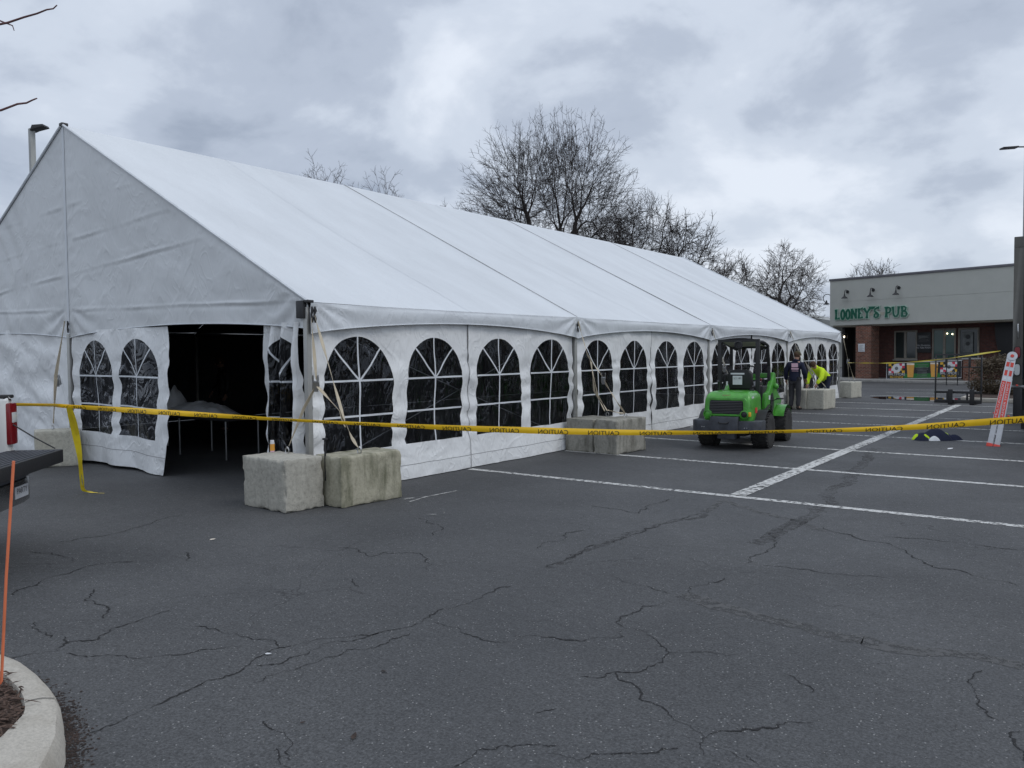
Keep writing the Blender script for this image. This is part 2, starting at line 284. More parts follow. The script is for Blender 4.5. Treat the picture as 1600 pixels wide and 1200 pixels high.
M['brickd'] = brick_mat('dark_brick', (0.12, 0.035, 0.024), (0.085, 0.026, 0.02), (0.07, 0.055, 0.05))
M['tan'] = P('taupe_frame', (0.24, 0.22, 0.185), 0.6)
M['glass'] = glass_mat('pub_glass'); M['glassg'] = glass_mat('pub_glass_green', (0.02, 0.07, 0.055))
M['signgreen'] = P('sign_green', (0.008, 0.11, 0.065), 0.4)
M['signedge'] = P('sign_edge', (0.42, 0.55, 0.46), 0.4)
M['bulb'] = P('lit_bulb', (1, 0.9, 0.7), 0.4, emit=(1, 0.85, 0.6), es=5.0)
M['bulbw'] = P('lantern_glow', (1, 0.95, 0.85), 0.4, emit=(1, 0.9, 0.75), es=1.2)
M['hedge'] = P('hedge_leaves', (0.085, 0.062, 0.036), 0.75, var=0.6, vs=14)
M['polegrey'] = P('pole_grey', (0.30, 0.305, 0.29), 0.5)
M['ladder'] = P('ladder_aluminium', (0.5, 0.51, 0.53), 0.4, 0.5)
M['tarp'] = P('folded_vinyl', (0.78, 0.79, 0.80), 0.6, bump=0.4, bs=7)
M['beer'] = P('beer_gold', (0.72, 0.36, 0.07), 0.5); M['foam'] = P('beer_foam', (0.8, 0.72, 0.6), 0.5)
M['bgreen'] = P('banner_green', (0.02, 0.16, 0.03), 0.5); M['bdark'] = P('banner_dark', (0.02, 0.022, 0.024), 0.5)
M['bgold'] = P('banner_gold', (0.72, 0.42, 0.04), 0.5); M['bred'] = P('banner_red', (0.6, 0.04, 0.08), 0.5)
M['poster'] = P('poster_grey', (0.16, 0.17, 0.17), 0.6, var=0.5, vs=3)
M['chrome'] = P('brushed_steel', (0.4, 0.4, 0.4), 0.25, 0.9)
M['bottle'] = P('bottle_orange', (0.75, 0.35, 0.05), 0.5); M['pink'] = P('pink_print', (0.75, 0.5, 0.58), 0.8)
M['blue'] = P('blue_plastic', (0.02, 0.12, 0.4), 0.5)
def water_mat():
    m, t, b, o = new_mat('puddle_water')
    b.inputs['Base Color'].default_value = (0.012, 0.013, 0.015, 1); b.inputs['Roughness'].default_value = 0.015; b.inputs['Specular IOR Level'].default_value = 0.7
    g = N(t, 'ShaderNodeNewGeometry'); n = N(t, 'ShaderNodeTexNoise', i_Scale=3.0, i_Detail=2.0); t.links.new(g.outputs['Position'], n.inputs['Vector'])
    bm = N(t, 'ShaderNodeBump', i_Strength=0.02, i_Distance=0.01); t.links.new(n.outputs['Fac'], bm.inputs['Height']); t.links.new(bm.outputs[0], b.inputs['Normal'])
    return m
M['water'] = water_mat()

# ------------------------------------------------------------------ mesh helpers
OFF = {}
class MB:
    def __init__(s, X=None): s.v = []; s.f = []; s.X = X
    def add(s, vs, fs, X=None):
        b = len(s.v)
        for v in vs:
            v = Vector(v)
            if X: v = X @ v
            if s.X: v = s.X @ v
            s.v.append(v)
        s.f += [tuple(i + b for i in f) for f in fs]; return s
    def box(s, x0, x1, y0, y1, z0, z1, X=None):
        vs = [(x, y, z) for z in (z0, z1) for y in (y0, y1) for x in (x0, x1)]
        return s.add(vs, [(0, 2, 3, 1), (4, 5, 7, 6), (0, 1, 5, 4), (2, 6, 7, 3), (0, 4, 6, 2), (1, 3, 7, 5)], X)
    def beam(s, a, b, wd, ht, up=(0, 0, 1)):
        a, b = Vector(a), Vector(b); d = (b - a).normalized(); up = Vector(up)
        if abs(d.dot(up)) > 0.98: up = Vector((0, 1, 0))
        r = d.cross(up).normalized(); u = r.cross(d)
        vs = [p + r * wd / 2 * i + u * ht / 2 * j for p in (a, b) for i, j in ((-1, -1), (1, -1), (1, 1), (-1, 1))]
        return s.add(vs, [(3, 2, 1, 0), (4, 5, 6, 7), (0, 1, 5, 4), (1, 2, 6, 5), (2, 3, 7, 6), (3, 0, 4, 7)])
    def tube(s, pts, r, n=8, caps=True):
        pts = [Vector(p) for p in pts]; m = len(pts)
        rs = r if isinstance(r, (list, tuple)) else [r] * m
        vs = []; u = None
        for i, p in enumerate(pts):
            d = (pts[min(i + 1, m - 1)] - pts[max(i - 1, 0)])
            if d.length < 1e-9: d = Vector((0, 0, 1))
            d.normalize()
            if u is None:
                u = d.orthogonal().normalized()
            else:
                u = (u - d * u.dot(d))
                u = u.normalized() if u.length > 1e-6 else d.orthogonal().normalized()
            w_ = d.cross(u)
            for k in range(n):
                a = 2 * PI * k / n; vs.append(p + (u * math.cos(a) + w_ * math.sin(a)) * rs[i])
        fs = [(i * n + k, i * n + (k + 1) % n, (i + 1) * n + (k + 1) % n, (i + 1) * n + k) for i in range(m - 1) for k in range(n)]
        if caps: fs += [tuple(range(n - 1, -1, -1)), tuple((m - 1) * n + k for k in range(n))]
        return s.add(vs, fs)
    def lathe(s, prof, n=20, X=None):
        vs = [(r * math.cos(2 * PI * k / n), r * math.sin(2 * PI * k / n), z) for r, z in prof for k in range(n)]
        m = len(prof)
        fs = [(i * n + k, i * n + (k + 1) % n, (i + 1) * n + (k + 1) % n, (i + 1) * n + k) for i in range(m - 1) for k in range(n)]
        fs += [tuple(range(n - 1, -1, -1)), tuple((m - 1) * n + k for k in range(n))]
        return s.add(vs, fs, X)
    def prism(s, poly, h0, h1, X=None):
        n = len(poly); vs = [(x, y, h0) for x, y in poly] + [(x, y, h1) for x, y in poly]
        fs = [tuple(range(n - 1, -1, -1)), tuple(range(n, 2 * n))] + [(i, (i + 1) % n, n + (i + 1) % n, n + i) for i in range(n)]
        return s.add(vs, fs, X)
    def grid(s, fn, nu, nv, flip=False):
        vs = [fn(i / nu, j / nv) for j in range(nv + 1) for i in range(nu + 1)]; q = nu + 1
        fs = [(j * q + i, j * q + i + 1, (j + 1) * q + i + 1, (j + 1) * q + i) for j in range(nv) for i in range(nu)]
        if flip: fs = [f[::-1] for f in fs]
        return s.add(vs, fs)
    def ribbon(s, pts, side, width):       # flat strip, two-sided
        pts = [Vector(p) for p in pts]; vs = []
        for i, p in enumerate(pts):
            w_ = width[i] if isinstance(width, (list, tuple)) else width
            sd_ = Vector(side[i]) if isinstance(side, list) else Vector(side)
            vs += [p - sd_ * w_ / 2, p + sd_ * w_ / 2]
        return s.add(vs, [(2 * i, 2 * i + 1, 2 * i + 3, 2 * i + 2) for i in range(len(pts) - 1)])
    def ball(s, c, r, X=None, n=12, m=8):
        rx, ry, rz = r if isinstance(r, tuple) else (r, r, r); vs = [(c[0], c[1], c[2] - rz)]
        for j in range(1, m):
            a = -PI / 2 + PI * j / m
            vs += [(c[0] + rx * math.cos(a) * math.cos(2 * PI * k / n), c[1] + ry * math.cos(a) * math.sin(2 * PI * k / n), c[2] + rz * math.sin(a)) for k in range(n)]
        vs.append((c[0], c[1], c[2] + rz)); t = len(vs) - 1
        fs = [(0, 1 + (k + 1) % n, 1 + k) for k in range(n)]
        for j in range(m - 2):
            a = 1 + j * n; fs += [(a + k, a + (k + 1) % n, a + n + (k + 1) % n, a + n + k) for k in range(n)]
        a = 1 + (m - 2) * n; fs += [(a + k, a + (k + 1) % n, t) for k in range(n)]
        return s.add(vs, fs, X)
    def build(s, name, mat, parent=None, smooth=None, bevel=0.0, bseg=2, origin=None, sub=0):
        me = bpy.data.meshes.new(name)
        if parent is None: o_ = origin
        else: o_ = OFF.get(parent.name)
        if parent is None and o_ is None:
            xs = [v.x for v in s.v]; ys = [v.y for v in s.v]; zs = [v.z for v in s.v]
            o_ = Vector(((min(xs) + max(xs)) / 2, (min(ys) + max(ys)) / 2, min(zs)))
        vs = [v - Vector(o_) for v in s.v] if o_ is not None else s.v
        me.from_pydata([tuple(v) for v in vs], [], s.f); me.validate()
        if bevel > 0:
            bm = bmesh.new(); bm.from_mesh(me); bmesh.ops.remove_doubles(bm, verts=bm.verts, dist=1e-5)
            es = [e for e in bm.edges if len(e.link_faces) == 2 and e.calc_face_angle(0) > 0.45]
            bmesh.ops.bevel(bm, geom=es, offset=bevel, segments=bseg, affect='EDGES', profile=0.6, clamp_overlap=True)
            bm.to_mesh(me); bm.free()
            if smooth is None: smooth = 40
        if smooth:
            me.shade_smooth(); me.set_sharp_from_angle(angle=math.radians(smooth))
        if mat: me.materials.append(mat)
        o = bpy.data.objects.new(name, me); sc.collection.objects.link(o)
        if parent is None: o.location = o_; OFF[o.name] = Vector(o_)
        else: o.parent = parent; OFF[o.name] = OFF.get(parent.name)
        return o
def tag(o, label=None, cat=None, group=None, kind=None):
    if label: o['label'] = label
    if cat: o['category'] = cat
    if group: o['group'] = group
    if kind: o['kind'] = kind
    return o
def thing(name, label, cat, loc, group=None, world=True, rz=0.0):
    o = bpy.data.objects.new(name, None); sc.collection.objects.link(o); o.location = loc; o.rotation_euler = (0, 0, rz); o.empty_display_size = 0.2
    OFF[o.name] = Vector(loc) if world else None
    return tag(o, label, cat, group)
def copy_tree(o, parent=None):
    c = o.copy(); sc.collection.objects.link(c); c.parent = parent
    for ch in list(o.children): copy_tree(ch, c)
    return c
def text_mesh(body, size=1.0, extrude=0.0, align='CENTER'):
    cu_ = bpy.data.curves.new('txt', 'FONT'); cu_.body = body; cu_.size = size; cu_.align_x = align; cu_.align_y = 'CENTER'; cu_.extrude = extrude; cu_.resolution_u = 3
    ob = bpy.data.objects.new('txt', cu_); sc.collection.objects.link(ob)
    dg = bpy.context.evaluated_depsgraph_get(); me = bpy.data.meshes.new_from_object(ob.evaluated_get(dg))
    vs = [v.co.copy() for v in me.vertices]; fs = [tuple(p.vertices) for p in me.polygons]
    bpy.data.objects.remove(ob); bpy.data.curves.remove(cu_); bpy.data.meshes.remove(me)
    return vs, fs
def nz3(x, y, z): return noise.noise(Vector((x, y, z)))
def lerp(a, b, t): return a + (b - a) * t
def sstep(t): t = max(0, min(1, t)); return t * t * (3 - 2 * t)
CRACKS= [[(-5.22, 1.93), (-5.11, 2.16), (-5.21, 2.28), (-5.11, 2.4), (-5.24, 2.58), (-5.25, 2.76), (-5.28, 2.99)], [(-5.04, 2.18), (-4.93, 2.2), (-4.65, 2.36), (-4.5, 2.52), (-4.39, 2.71), (-4.25, 2.88)], [(-3.87, 1.75), (-3.87, 1.85), (-3.88, 1.99), (-3.9, 2.18), (-3.96, 2.46), (-3.94, 2.67), (-4.02, 2.81), (-4.04, 2.99), (-3.97, 3.22), (-3.8, 3.39), (-3.71, 3.59), (-3.64, 3.84)], [(-4.83, 2.9), (-4.63, 2.95), (-4.48, 2.99), (-4.29, 2.98), (-4.06, 3.0)], [(-3.92, 2.74), (-3.82, 2.84), (-3.81, 3.02), (-3.87, 3.19), (-3.76, 3.35), (-3.72, 3.56)], [(-3.64, 3.84), (-3.7, 4.04), (-3.64, 4.38), (-3.65, 4.86)], [(-3.57, 3.89), (-3.38, 3.9), (-3.17, 3.84), (-2.94, 3.9)], [(-6.25, 2.92), (-5.99, 2.75), (-5.74, 2.77), (-5.59, 2.71), (-5.49, 2.62)], [(-5.8, 2.32), (-5.68, 2.25), (-5.39, 2.24)], [(-6.6, 2.5), (-6.72, 2.56), (-6.84, 2.79), (-6.87, 3.0), (-6.99, 3.21), (-6.8, 3.54)], [(-8.14, 3.47), (-8.06, 3.81), (-8.14, 4.28), (-8.31, 4.92)], [(-3.29, 2.33), (-3.09, 2.31), (-3.0, 2.28), (-2.95, 2.2), (-2.86, 2.17)], [(-3.01, 2.2), (-2.92, 2.14), (-2.81, 2.13)], [(-2.24, 2.55), (-2.24, 2.68), (-2.24, 2.75), (-2.14, 2.84)], [(-5.99, 6.29), (-5.79, 6.19), (-5.45, 6.08), (-5.29, 5.76)], [(-5.7, 4.89), (-5.54, 4.96), (-5.24, 4.84), (-5.05, 5.09), (-4.73, 5.04), (-4.46, 4.79)], [(-4.81, 4.27), (-4.6, 4.15)], [(-6.76, 3.98), (-6.43, 3.8)], [(-5.33, 2.31), (-5.21, 2.26)], [(-3.72, 2.58), (-3.74, 2.67), (-3.69, 2.9), (-3.65, 3.08), (-3.56, 3.36), (-3.56, 3.64)], [(-7.95, 3.15), (-7.6, 3.25), (-7.25, 3.22)], [(-2.98, 3.96), (-2.81, 4.08), (-2.58, 4.16), (-2.41, 4.38), (-2.46, 4.52), (-2.58, 4.59), (-2.58, 4.83), (-2.49, 5.19)], [(-3.1, 5.51), (-2.84, 5.43), (-2.57, 5.37)], [(-2.43, 4.55), (-2.22, 4.45), (-2.06, 4.3), (-1.88, 4.44), (-1.71, 4.52)], [(-2.06, 4.3), (-2.02, 4.14), (-2.18, 3.86), (-2.3, 3.69)], [(-2.18, 3.86), (-1.96, 3.74), (-1.88, 3.62), (-1.72, 3.58), (-1.56, 3.5), (-1.46, 3.44), (-1.35, 3.62), (-1.21, 3.78), (-1.1, 3.88)], [(-1.46, 3.44), (-1.46, 3.37), (-1.4, 3.28)], [(-2.14, 2.83), (-2.06, 2.93), (-1.98, 2.97)], [(-1.99, 2.87), (-1.84, 2.91), (-1.74, 3.05), (-1.64, 3.12), (-1.52, 3.27)], [(-1.4, 4.39), (-1.32, 4.34), (-1.21, 4.22)], [(-0.52, 5.07), (-0.54, 4.82), (-0.47, 4.54), (-0.38, 4.41)], [(-0.29, 4.36), (-0.3, 4.22), (-0.25, 4.04)], [(-2.27, 6.52), (-1.98, 6.58), (-1.66, 6.63), (-1.32, 6.72)], [(-2.39, 8.27), (-1.89, 8.01), (-1.57, 7.93), (-1.28, 7.5), (-1.04, 7.25), (-0.81, 7.17), (-0.46, 7.04)], [(-1.63, 8.23), (-1.31, 8.33), (-1.05, 8.36), (-0.79, 8.32), (-0.54, 8.31)], [(-4.83, 7.96), (-4.52, 7.93), (-4.13, 7.87), (-4.26, 8.46), (-4.23, 8.85)], [(-4.15, 5.92), (-4.12, 6.32), (-4.18, 6.81)], [(-2.39, 6.53), (-2.45, 6.75), (-2.44, 7.33), (-2.51, 8.37)], [(-2.43, 5.46), (-2.39, 5.85), (-2.4, 6.0)], [(-2.25, 3.18), (-2.19, 3.29)], [(-1.32, 3.38), (-1.23, 3.34)], [(-1.25, 3.39), (-1.17, 3.33)], [(-3.73, 5.42), (-3.75, 6.06), (-3.71, 6.76), (-3.66, 7.58), (-3.53, 8.27)]]
SEAL= [(-2.48, 5.4), (-2.16, 5.29), (-1.87, 5.24), (-1.57, 5.23), (-1.17, 5.19), (-0.81, 5.2), (-0.33, 5.26)]
SEAL2= [(-2.6, 7.21), (-2.53, 7.42), (-2.55, 8.25), (-2.52, 9.07), (-2.55, 9.73), (-2.93, 12.17), (-3.32, 15.61)]
SEAL3= [(-3.57, 8.36), (-3.66, 9.14), (-2.62, 8.5), (-2.19, 8.14)]

# ------------------------------------------------------------------ ground
g = MB(); g.add([(-400, -200, 0), (400, -200, 0), (400, 600, 0), (-400, 600, 0)], [(0, 1, 2, 3)])
tag(g.build('parking_lot', M['asphalt']), kind='structure')
g = MB(); Z = 0.004
for k in range(8):
    y = 9.46 + k * 2.745
    x1 = 3.5
    g.add([(-7.9, y - .065, Z), (x1, y - .065, Z), (x1, y + .065, Z), (-7.9, y + .065, Z)], [(0, 1, 2, 3)])
for y in (33.6, 36.4, 39.2):
    g.add([(-7.4, y - .06, Z), (-3.2, y - .06, Z), (-3.2, y + .06, Z), (-7.4, y + .06, Z)], [(0, 1, 2, 3)])
tag(g.build('parking_lines', M['line']), kind='structure')
g = MB(); g.add([(-3.73, 9.55, Z * 2), (-3.53, 9.55, Z * 2), (-3.63, 29, Z * 2), (-3.83, 29, Z * 2)], [(0, 1, 2, 3)])
tag(g.build('parking_centre_line', M['line']), kind='structure')
g = MB()
g.ribbon([(-6.76, 6.94, Z), (-6.82, 7.3, Z), (-6.78, 7.85, Z)], (1, 0, 0), .035)
g.ribbon([(-6.95, 6.98, Z), (-6.90, 7.16, Z)], (1, 0, 0), .07)
g.ribbon([(-6.07, 6.49, Z), (-5.98, 6.55, Z), (-5.94, 6.66, Z), (-6.03, 6.74, Z)], (.6, -.8, 0), .02)
tag(g.build('chalk_marks', M['chalk']), kind='structure')
def frac_line(pts, step=0.022, jit=.125):
    P_ = [Vector((*p, 0)) for p in pts]
    while max((b - a).length for a, b in zip(P_[:-1], P_[1:])) > step:
        q = [P_[0]]
        for a, b in zip(P_[:-1], P_[1:]):
            d = b - a
            if d.length > step:
                m = a.lerp(b, rnd.uniform(.35, .65)) + Vector((-d.y, d.x, 0)) * rnd.gauss(0, jit) * (1 if d.length < .5 else .5); q.append(m)
            q.append(b)
        P_ = q
    return P_
g = MB(); CP = []
for ln in CRACKS:
    fl = frac_line(ln); CP += fl
    wd = [max(.0016, (.0038 + .0062 * nz3(p.x * 5, p.y * 5, 9)) * (1 + .75 * rnd.uniform(-1, 1))) * (min(1, 26 * min(i, len(fl) - 1 - i) / len(fl) + .3)) * (1.0 + .12 * p.length) for i, p in enumerate(fl)]
    sides = []
    for i, p in enumerate(fl):
        d = fl[min(i + 1, len(fl) - 1)] - fl[max(i - 1, 0)]; sides.append(Vector((-d.y, d.x, 0)).normalized())
    g.ribbon([p + Vector((0, 0, .003)) for p in fl], sides, wd)
tag(g.build('asphalt_cracks', M['crack']), kind='structure')
g = MB()
for mt_, sets in (('seal', [(SEAL, .15), (SEAL3, .08)]), ('seal2', [(SEAL2, .17), ([(-3.73, 5.42), (-3.75, 6.06), (-3.71, 6.76), (-3.66, 7.58), (-3.53, 8.27)], .07)])):
  g = MB()
  for ln, wd in sets:
    fl = frac_line(ln, .08, .08); sides = []
    for i, p in enumerate(fl):
        d = fl[min(i + 1, len(fl) - 1)] - fl[max(i - 1, 0)]; sides.append(Vector((-d.y, d.x, 0)).normalized())
    g.ribbon([p + Vector((0, 0, .0018)) for p in fl], sides, [wd * (1 + .5 * nz3(p.x * 2, p.y * 2, 3)) for p in fl])
  tag(g.build('crack_sealant', M[mt_]), kind='structure')
def chips(n, place, s0, s1, flat=.35):
    g = MB()
    for _ in range(n):
        x, y = place(); s = rnd.uniform(s0, s1); a = rnd.uniform(0, PI); el = rnd.uniform(.3, 1)
        vs = []
        for k in range(4):
            t = a + k * PI / 2; rr_ = s * (1 if k % 2 == 0 else el) * rnd.uniform(.7, 1.2); vs.append((x + rr_ * math.cos(t), y + rr_ * math.sin(t), .0025))
        vs.append((x, y, .0025 + s * flat))
        g.add(vs, [(0, 1, 4), (1, 2, 4), (2, 3, 4), (3, 0, 4)])
    return g
def near_crack():
    p = rnd.choice(CP); return p.x + rnd.gauss(0, .05), p.y + rnd.gauss(0, .05)
def nearg():
    d = 1.9 + 9 * rnd.random() ** 1.4; l = rnd.uniform(-.75, .75) * d; return -.6 * d + .8 * l, .8 * d + .6 * l
tag(chips(1500, near_crack, .0012, .0035).build('loose_grit_along_cracks', M['grit']), kind='stuff')
tag(chips(4500, nearg, .0015, .0045).build('loose_grit', M['grit']), kind='stuff')
def edge_dirt():
    t = rnd.random(); a = abs(rnd.gauss(0, .11))
    return lerp(-3.75, -3.0, t) + a * .9, lerp(1.72, .7, t) + a * .6 * rnd.random()
def nearb(): d = 1.7 + 1.6 * rnd.random(); l = rnd.uniform(-.7, .0) * d; return -.6 * d + .8 * l, .8 * d + .6 * l
tag(chips(260, nearb, .003, .011, .2).build('scattered_bark_bits', M['chip']), kind='stuff')

# litter
def leaf_bit(x, y, s, a, col, name, label, cat):
    g = MB(); X = Matrix.Translation((x, y, .006)) @ Matrix.Rotation(a, 4, 'Z')
    pts = [(-1, 0, 0), (-.5, .35, .25), (.3, .42, .1), (1, .05, .3), (.4, -.35, .15), (-.4, -.4, .05)]
    g.add([(px * s, py * s, pz * s * .8) for px, py, pz in pts] + [(0, 0, .3 * s)], [(i, (i + 1) % 6, 6) for i in range(6)], X); tag(g.build(name, M[col]), label, cat)
leaf_bit(-4.0, 2.88, .024, .4, 'label', 'paper_scrap', 'small crumpled white scrap lying beside the long diagonal crack', 'litter')
leaf_bit(-6.96, 4.4, .030, .9, 'foam', 'paper_scrap', 'tiny cream scrap on bare asphalt left of the near concrete blocks', 'litter')
leaf_bit(-2.8, 2.48, .030, 2.1, 'chip', 'dead_leaf', 'curled dark brown dead leaf on the near asphalt', 'leaf')
leaf_bit(-3.11, 2.43, .015, 1.0, 'chip', 'stone_chip', 'small dark stone chip left of the curled dead leaf', 'stone')
leaf_bit(-2.19, 16.1, .07, 1.0, 'label', 'paper_scrap', 'white scrap on the asphalt between the jacket pile and the ladder', 'litter')
leaf_bit(-3.24, 3.1, .022, .2, 'bark', 'stone_chip', 'brown pebble lying below the tangle of cracks', 'stone')

# puddle
g = MB(); pts = []
for k in range(48):
    a = 2 * PI * k / 48; r = 1 + .18 * nz3(math.cos(a) * 1.5, math.sin(a) * 1.5, 4) + .05 * nz3(math.cos(a) * 6, math.sin(a) * 6, 8)
    pts.append((-5.1 + (2.1 * math.cos(a) * r) * .93 + 1.0 * math.sin(a) * r * .3, 31.9 + 1.15 * math.sin(a) * r - 2.1 * math.cos(a) * r * .27, .006))
g.add(pts, [tuple(range(48))]); tag(g.build('puddle', M['water']), kind='structure')

# ------------------------------------------------------------------ frame tent
YP = [6.42, 12.66, 18.93, 25.08, 31.22]; XE, XW, XR = -7.95, -20.65, -14.30; ZE, ZR = 2.46, 5.76
tent = thing('frame_tent', 'long white gabled frame tent with arched clear windows and open doorway', 'tent', (XR, 18.8, 0))
def roof(x0, j, sgn):
    y0, y1 = YP[j], YP[j + 1]; g = MB()
    def fn(u, v):
        y = lerp(y0 - (.03 if j == 0 else 0), y1 + (.03 if j == 3 else 0), u); x = lerp(XR, x0, v); z = lerp(ZR, ZE, v)
        sag = .085 * math.sin(PI * min(1, max(0, u))) * math.sin(PI * v) + .010 * nz3(y * .8, v * 3, j)
        sag += .025 * abs(math.sin(PI * u)) ** .5 * sstep((v - .9) * 10)
        return (x + sgn * .02 * sstep((v - .93) * 14), y, z - sag * (1 if v < .999 else .6))
    g.grid(fn, 28, 40, flip=(sgn > 0)); return g.build('roof_panel', M['roof'], tent, smooth=60)
for j in range(4): roof(XE + .03, j, 1); roof(XW - .03, j, -1)
for j in range(5):
    y = YP[j] + (-.035 if j == 0 else .035 if j == 4 else 0)
    for x0 in (XE + .03, XW - .03):
        g = MB(); g.tube([(lerp(XR, x0, t), y, lerp(ZR, ZE, t) + .012) for t in (0, .25, .5, .75, 1)], .007 if 0 < j < 4 else .022, 6)
        g.build('roof_seam', M['seamline'] if 0 < j < 4 else M['seamlight'], tent)
    if j < 5:
        g = MB(); g.box(XR - .06, XR + .06, YP[j] - .06, YP[j] + .05, ZR - .02, ZR + .035)
        if j == 0: g.build('ridge_cap', M['dkmetal'], tent, bevel=.015)
# welded seams down each roof slope
for j in range(4):
    for k in (2,):
        y = lerp(YP[j], YP[j + 1], k / 4); g = MB(); pts = []
        for i in range(41):
            v = i / 40; sag = .085 * math.sin(PI * k / 4) * math.sin(PI * v) + .010 * nz3(y * .8, v * 3, j) + .025 * abs(math.sin(PI * k / 4)) ** .5 * sstep((v - .9) * 10)
            pts.append((lerp(XR, XE + .03, v) + .02 * sstep((v - .93) * 14), y, lerp(ZR, ZE, v) - sag * (1 if v < .999 else .6) + .002))
        g.ribbon(pts, (0, -1, 0), .035); g.build('weld_seam', M['weld'], tent)
# valance along the eave
def scal(t, e=2.07, m=2.255): return e + (m - e) * math.sin(PI * min(1, max(0, t))) ** .75
def fold(dx, dz):
    r = math.hypot(dx, dz); a = math.atan2(dz, dx + 1e-6)
    return .030 * math.exp(-r / .75) * math.sin(15 * a + 3 * nz3(dx * 2, dz * 2, 1)) * sstep(r / .12)
def valance(j, xx, sgn):
    y0, y1 = YP[j], YP[j + 1]; g = MB()
    def fn(u, v):
        y = lerp(y0, y1, u); zt = ZE - .002 - .015 * abs(math.sin(PI * u)) ** .5; zb = scal(u); z = lerp(zt, zb, v)
        d = fold(u * (y1 - y0), ZE - z + .02) + fold((1 - u) * (y1 - y0), ZE - z + .02) + .012 * nz3(y * 1.7, z * 3, j * 7) + .02 * math.sin(PI * v) * math.sin(PI * u)
        return (xx + sgn * (.019 + d * sstep(v * 4) * (1 - .35 * v)), y, z)
    g.grid(fn, 150, 14, flip=(sgn > 0)); g.build('valance', M['valance'], tent, smooth=60)
    e = MB(); e.tube([Vector(fn(i / 60, 1)) + Vector((sgn * .004, 0, 0)) for i in range(61)], .007, 5); e.build('valance_hem', M['seamlight'], tent, smooth=60)
for j in range(4): valance(j, XE + .03, 1); valance(j, XW - .03, -1)
# gable ends
def gable(y, sgn):       # sgn -1 faces the camera side
    for xa, xb in ((XR, XE), (XW, XR)):
        g = MB(); L = abs(xb - xa)
        def fn(u, v):
            x = lerp(xa, xb, u); zt = ZR - (ZR - ZE) * abs(x - XR) / abs(XE - XR) - .01; zb = scal(u, 2.13, 2.27); zt = max(zt, zb + .01); z = lerp(zt, zb, v)
            d = .030 * nz3(x * .55, z * .55, 3) + .020 * nz3(x * 1.9 + z * .9, z * 2.2, 7) * sstep((4.9 - z) / 2)
            for zc, sl in ((2.62, -.02), (3.22, .06), (3.80, .05), (4.38, .04)):
                q = z - zc - sl * (x - XR) - .02 * nz3(x * 1.1, zc, 2); on = max(0, .55 + nz3(x * .8, zc * 3, 5) * 1.6)
                d += .013 * on * math.exp(-(q / .022) ** 2) - .006 * on * math.exp(-((q + .05) / .03) ** 2)
            d += (fold(abs(x - xa), ZE - z + .2) + fold(abs(x - xb), ZE - z + .2)) * .9 * (1 if z < ZE + .25 else 0) * sstep((ZE + .25 - z) / .2)
            e = min(1, abs(x - XR) / .35); d += .012 * (1 - e) * math.sin(z * 26 + 3 * nz3(z * 2, 0, 0))
            if x < XR: d += .026 * math.sin((x * 1.0 + z * .55) * 11 + 3 * nz3(x * .7, z * .7, 4)) * sstep((XR - x - .8) / 1.5) * (.5 + nz3(x * .5, z * .9, 11))
            d = d * sstep(e) * sstep(v * 7 + .05)
            return (x, y + sgn * (.02 + d), z)
        g.grid(fn, 110, 120, flip=(sgn < 0)); g.build('gable_panel', M['gable'], tent, smooth=70)
        e = MB(); e.tube([Vector(fn(i / 50, 1)) + Vector((0, sgn * .004, 0)) for i in range(51)], .008, 5); e.build('valance_hem', M['seamlight'], tent, smooth=60)
    g = MB(); g.ribbon([(XR, y + sgn * .026, z) for z in (2.13, 3, 4, 5, ZR - .03)], (-1, 0, 0), .075)
    g.build('gable_centre_seam', M['weld'], tent)
gable(YP[0], -1); gable(YP[4], 1)
# frame
for j in range(5):
    for x in (XE - .03, XW + .03):
        g = MB(); g.box(x - .036, x + .036, YP[j] - .036, YP[j] + .036, .015, ZE - .06); g.box(x - .11, x + .11, YP[j] - .11, YP[j] + .11, 0.002, .016)
        g.build('tent_post', M['alu'], tent, bevel=.006)
        g = MB(); g.tube([(x, YP[j] + (.09 if j == 0 else -.09 if j == 4 else 0), ZE - .09), (XR, YP[j] + (.09 if j == 0 else -.09 if j == 4 else 0), ZR - .10)], .045, 8); g.build('rafter', M['dkmetal'], tent, smooth=60)  # rafter coloured dark, interior shade painted onto the aluminium frame
for j in range(4):
    for x in (XE - .03, XW + .03):
        g = MB(); g.tube([(x, YP[j] + .05, ZE - .10), (x, YP[j + 1] - .05, ZE - .10)], .035, 8); g.build('eave_beam', M['dkmetal'], tent, smooth=60)  # beam darkened by colour to stand in for shade inside the tent
for za, zb in ((2.25, .25), (.25, 2.25)):
    g = MB(); g.tube([(XE - .22, YP[0] + .15, za), (XE - .22, (YP[0] + YP[1]) / 2, (za + zb) / 2 - .02), (XE - .22, YP[1] - .15, zb)], .008, 5); g.build('brace_strap', M['label'], tent)
for y in (YP[0], YP[4]):
    g = MB(); g.box(XR - .045, XR + .045, y - .045, y + .045, .015, 2.2); g.box(XR - .045, XR + .045, y - .02 + .07 * (1 if y < 9 else -1), y + .02 + .07 * (1 if y < 9 else -1), 2.2, ZR - .12); g.build('tent_post', M['alu'], tent, bevel=.006)
    g = MB(); g.box(XE - .16, XE - .02, y - .07, y + .05, ZE - .20, ZE + .02); g.box(XE - .02, XE + .06, y - .06, y + .04, ZE - .01, ZE + .025)
    g.build('corner_bracket', M['dkmetal'], tent, bevel=.01)

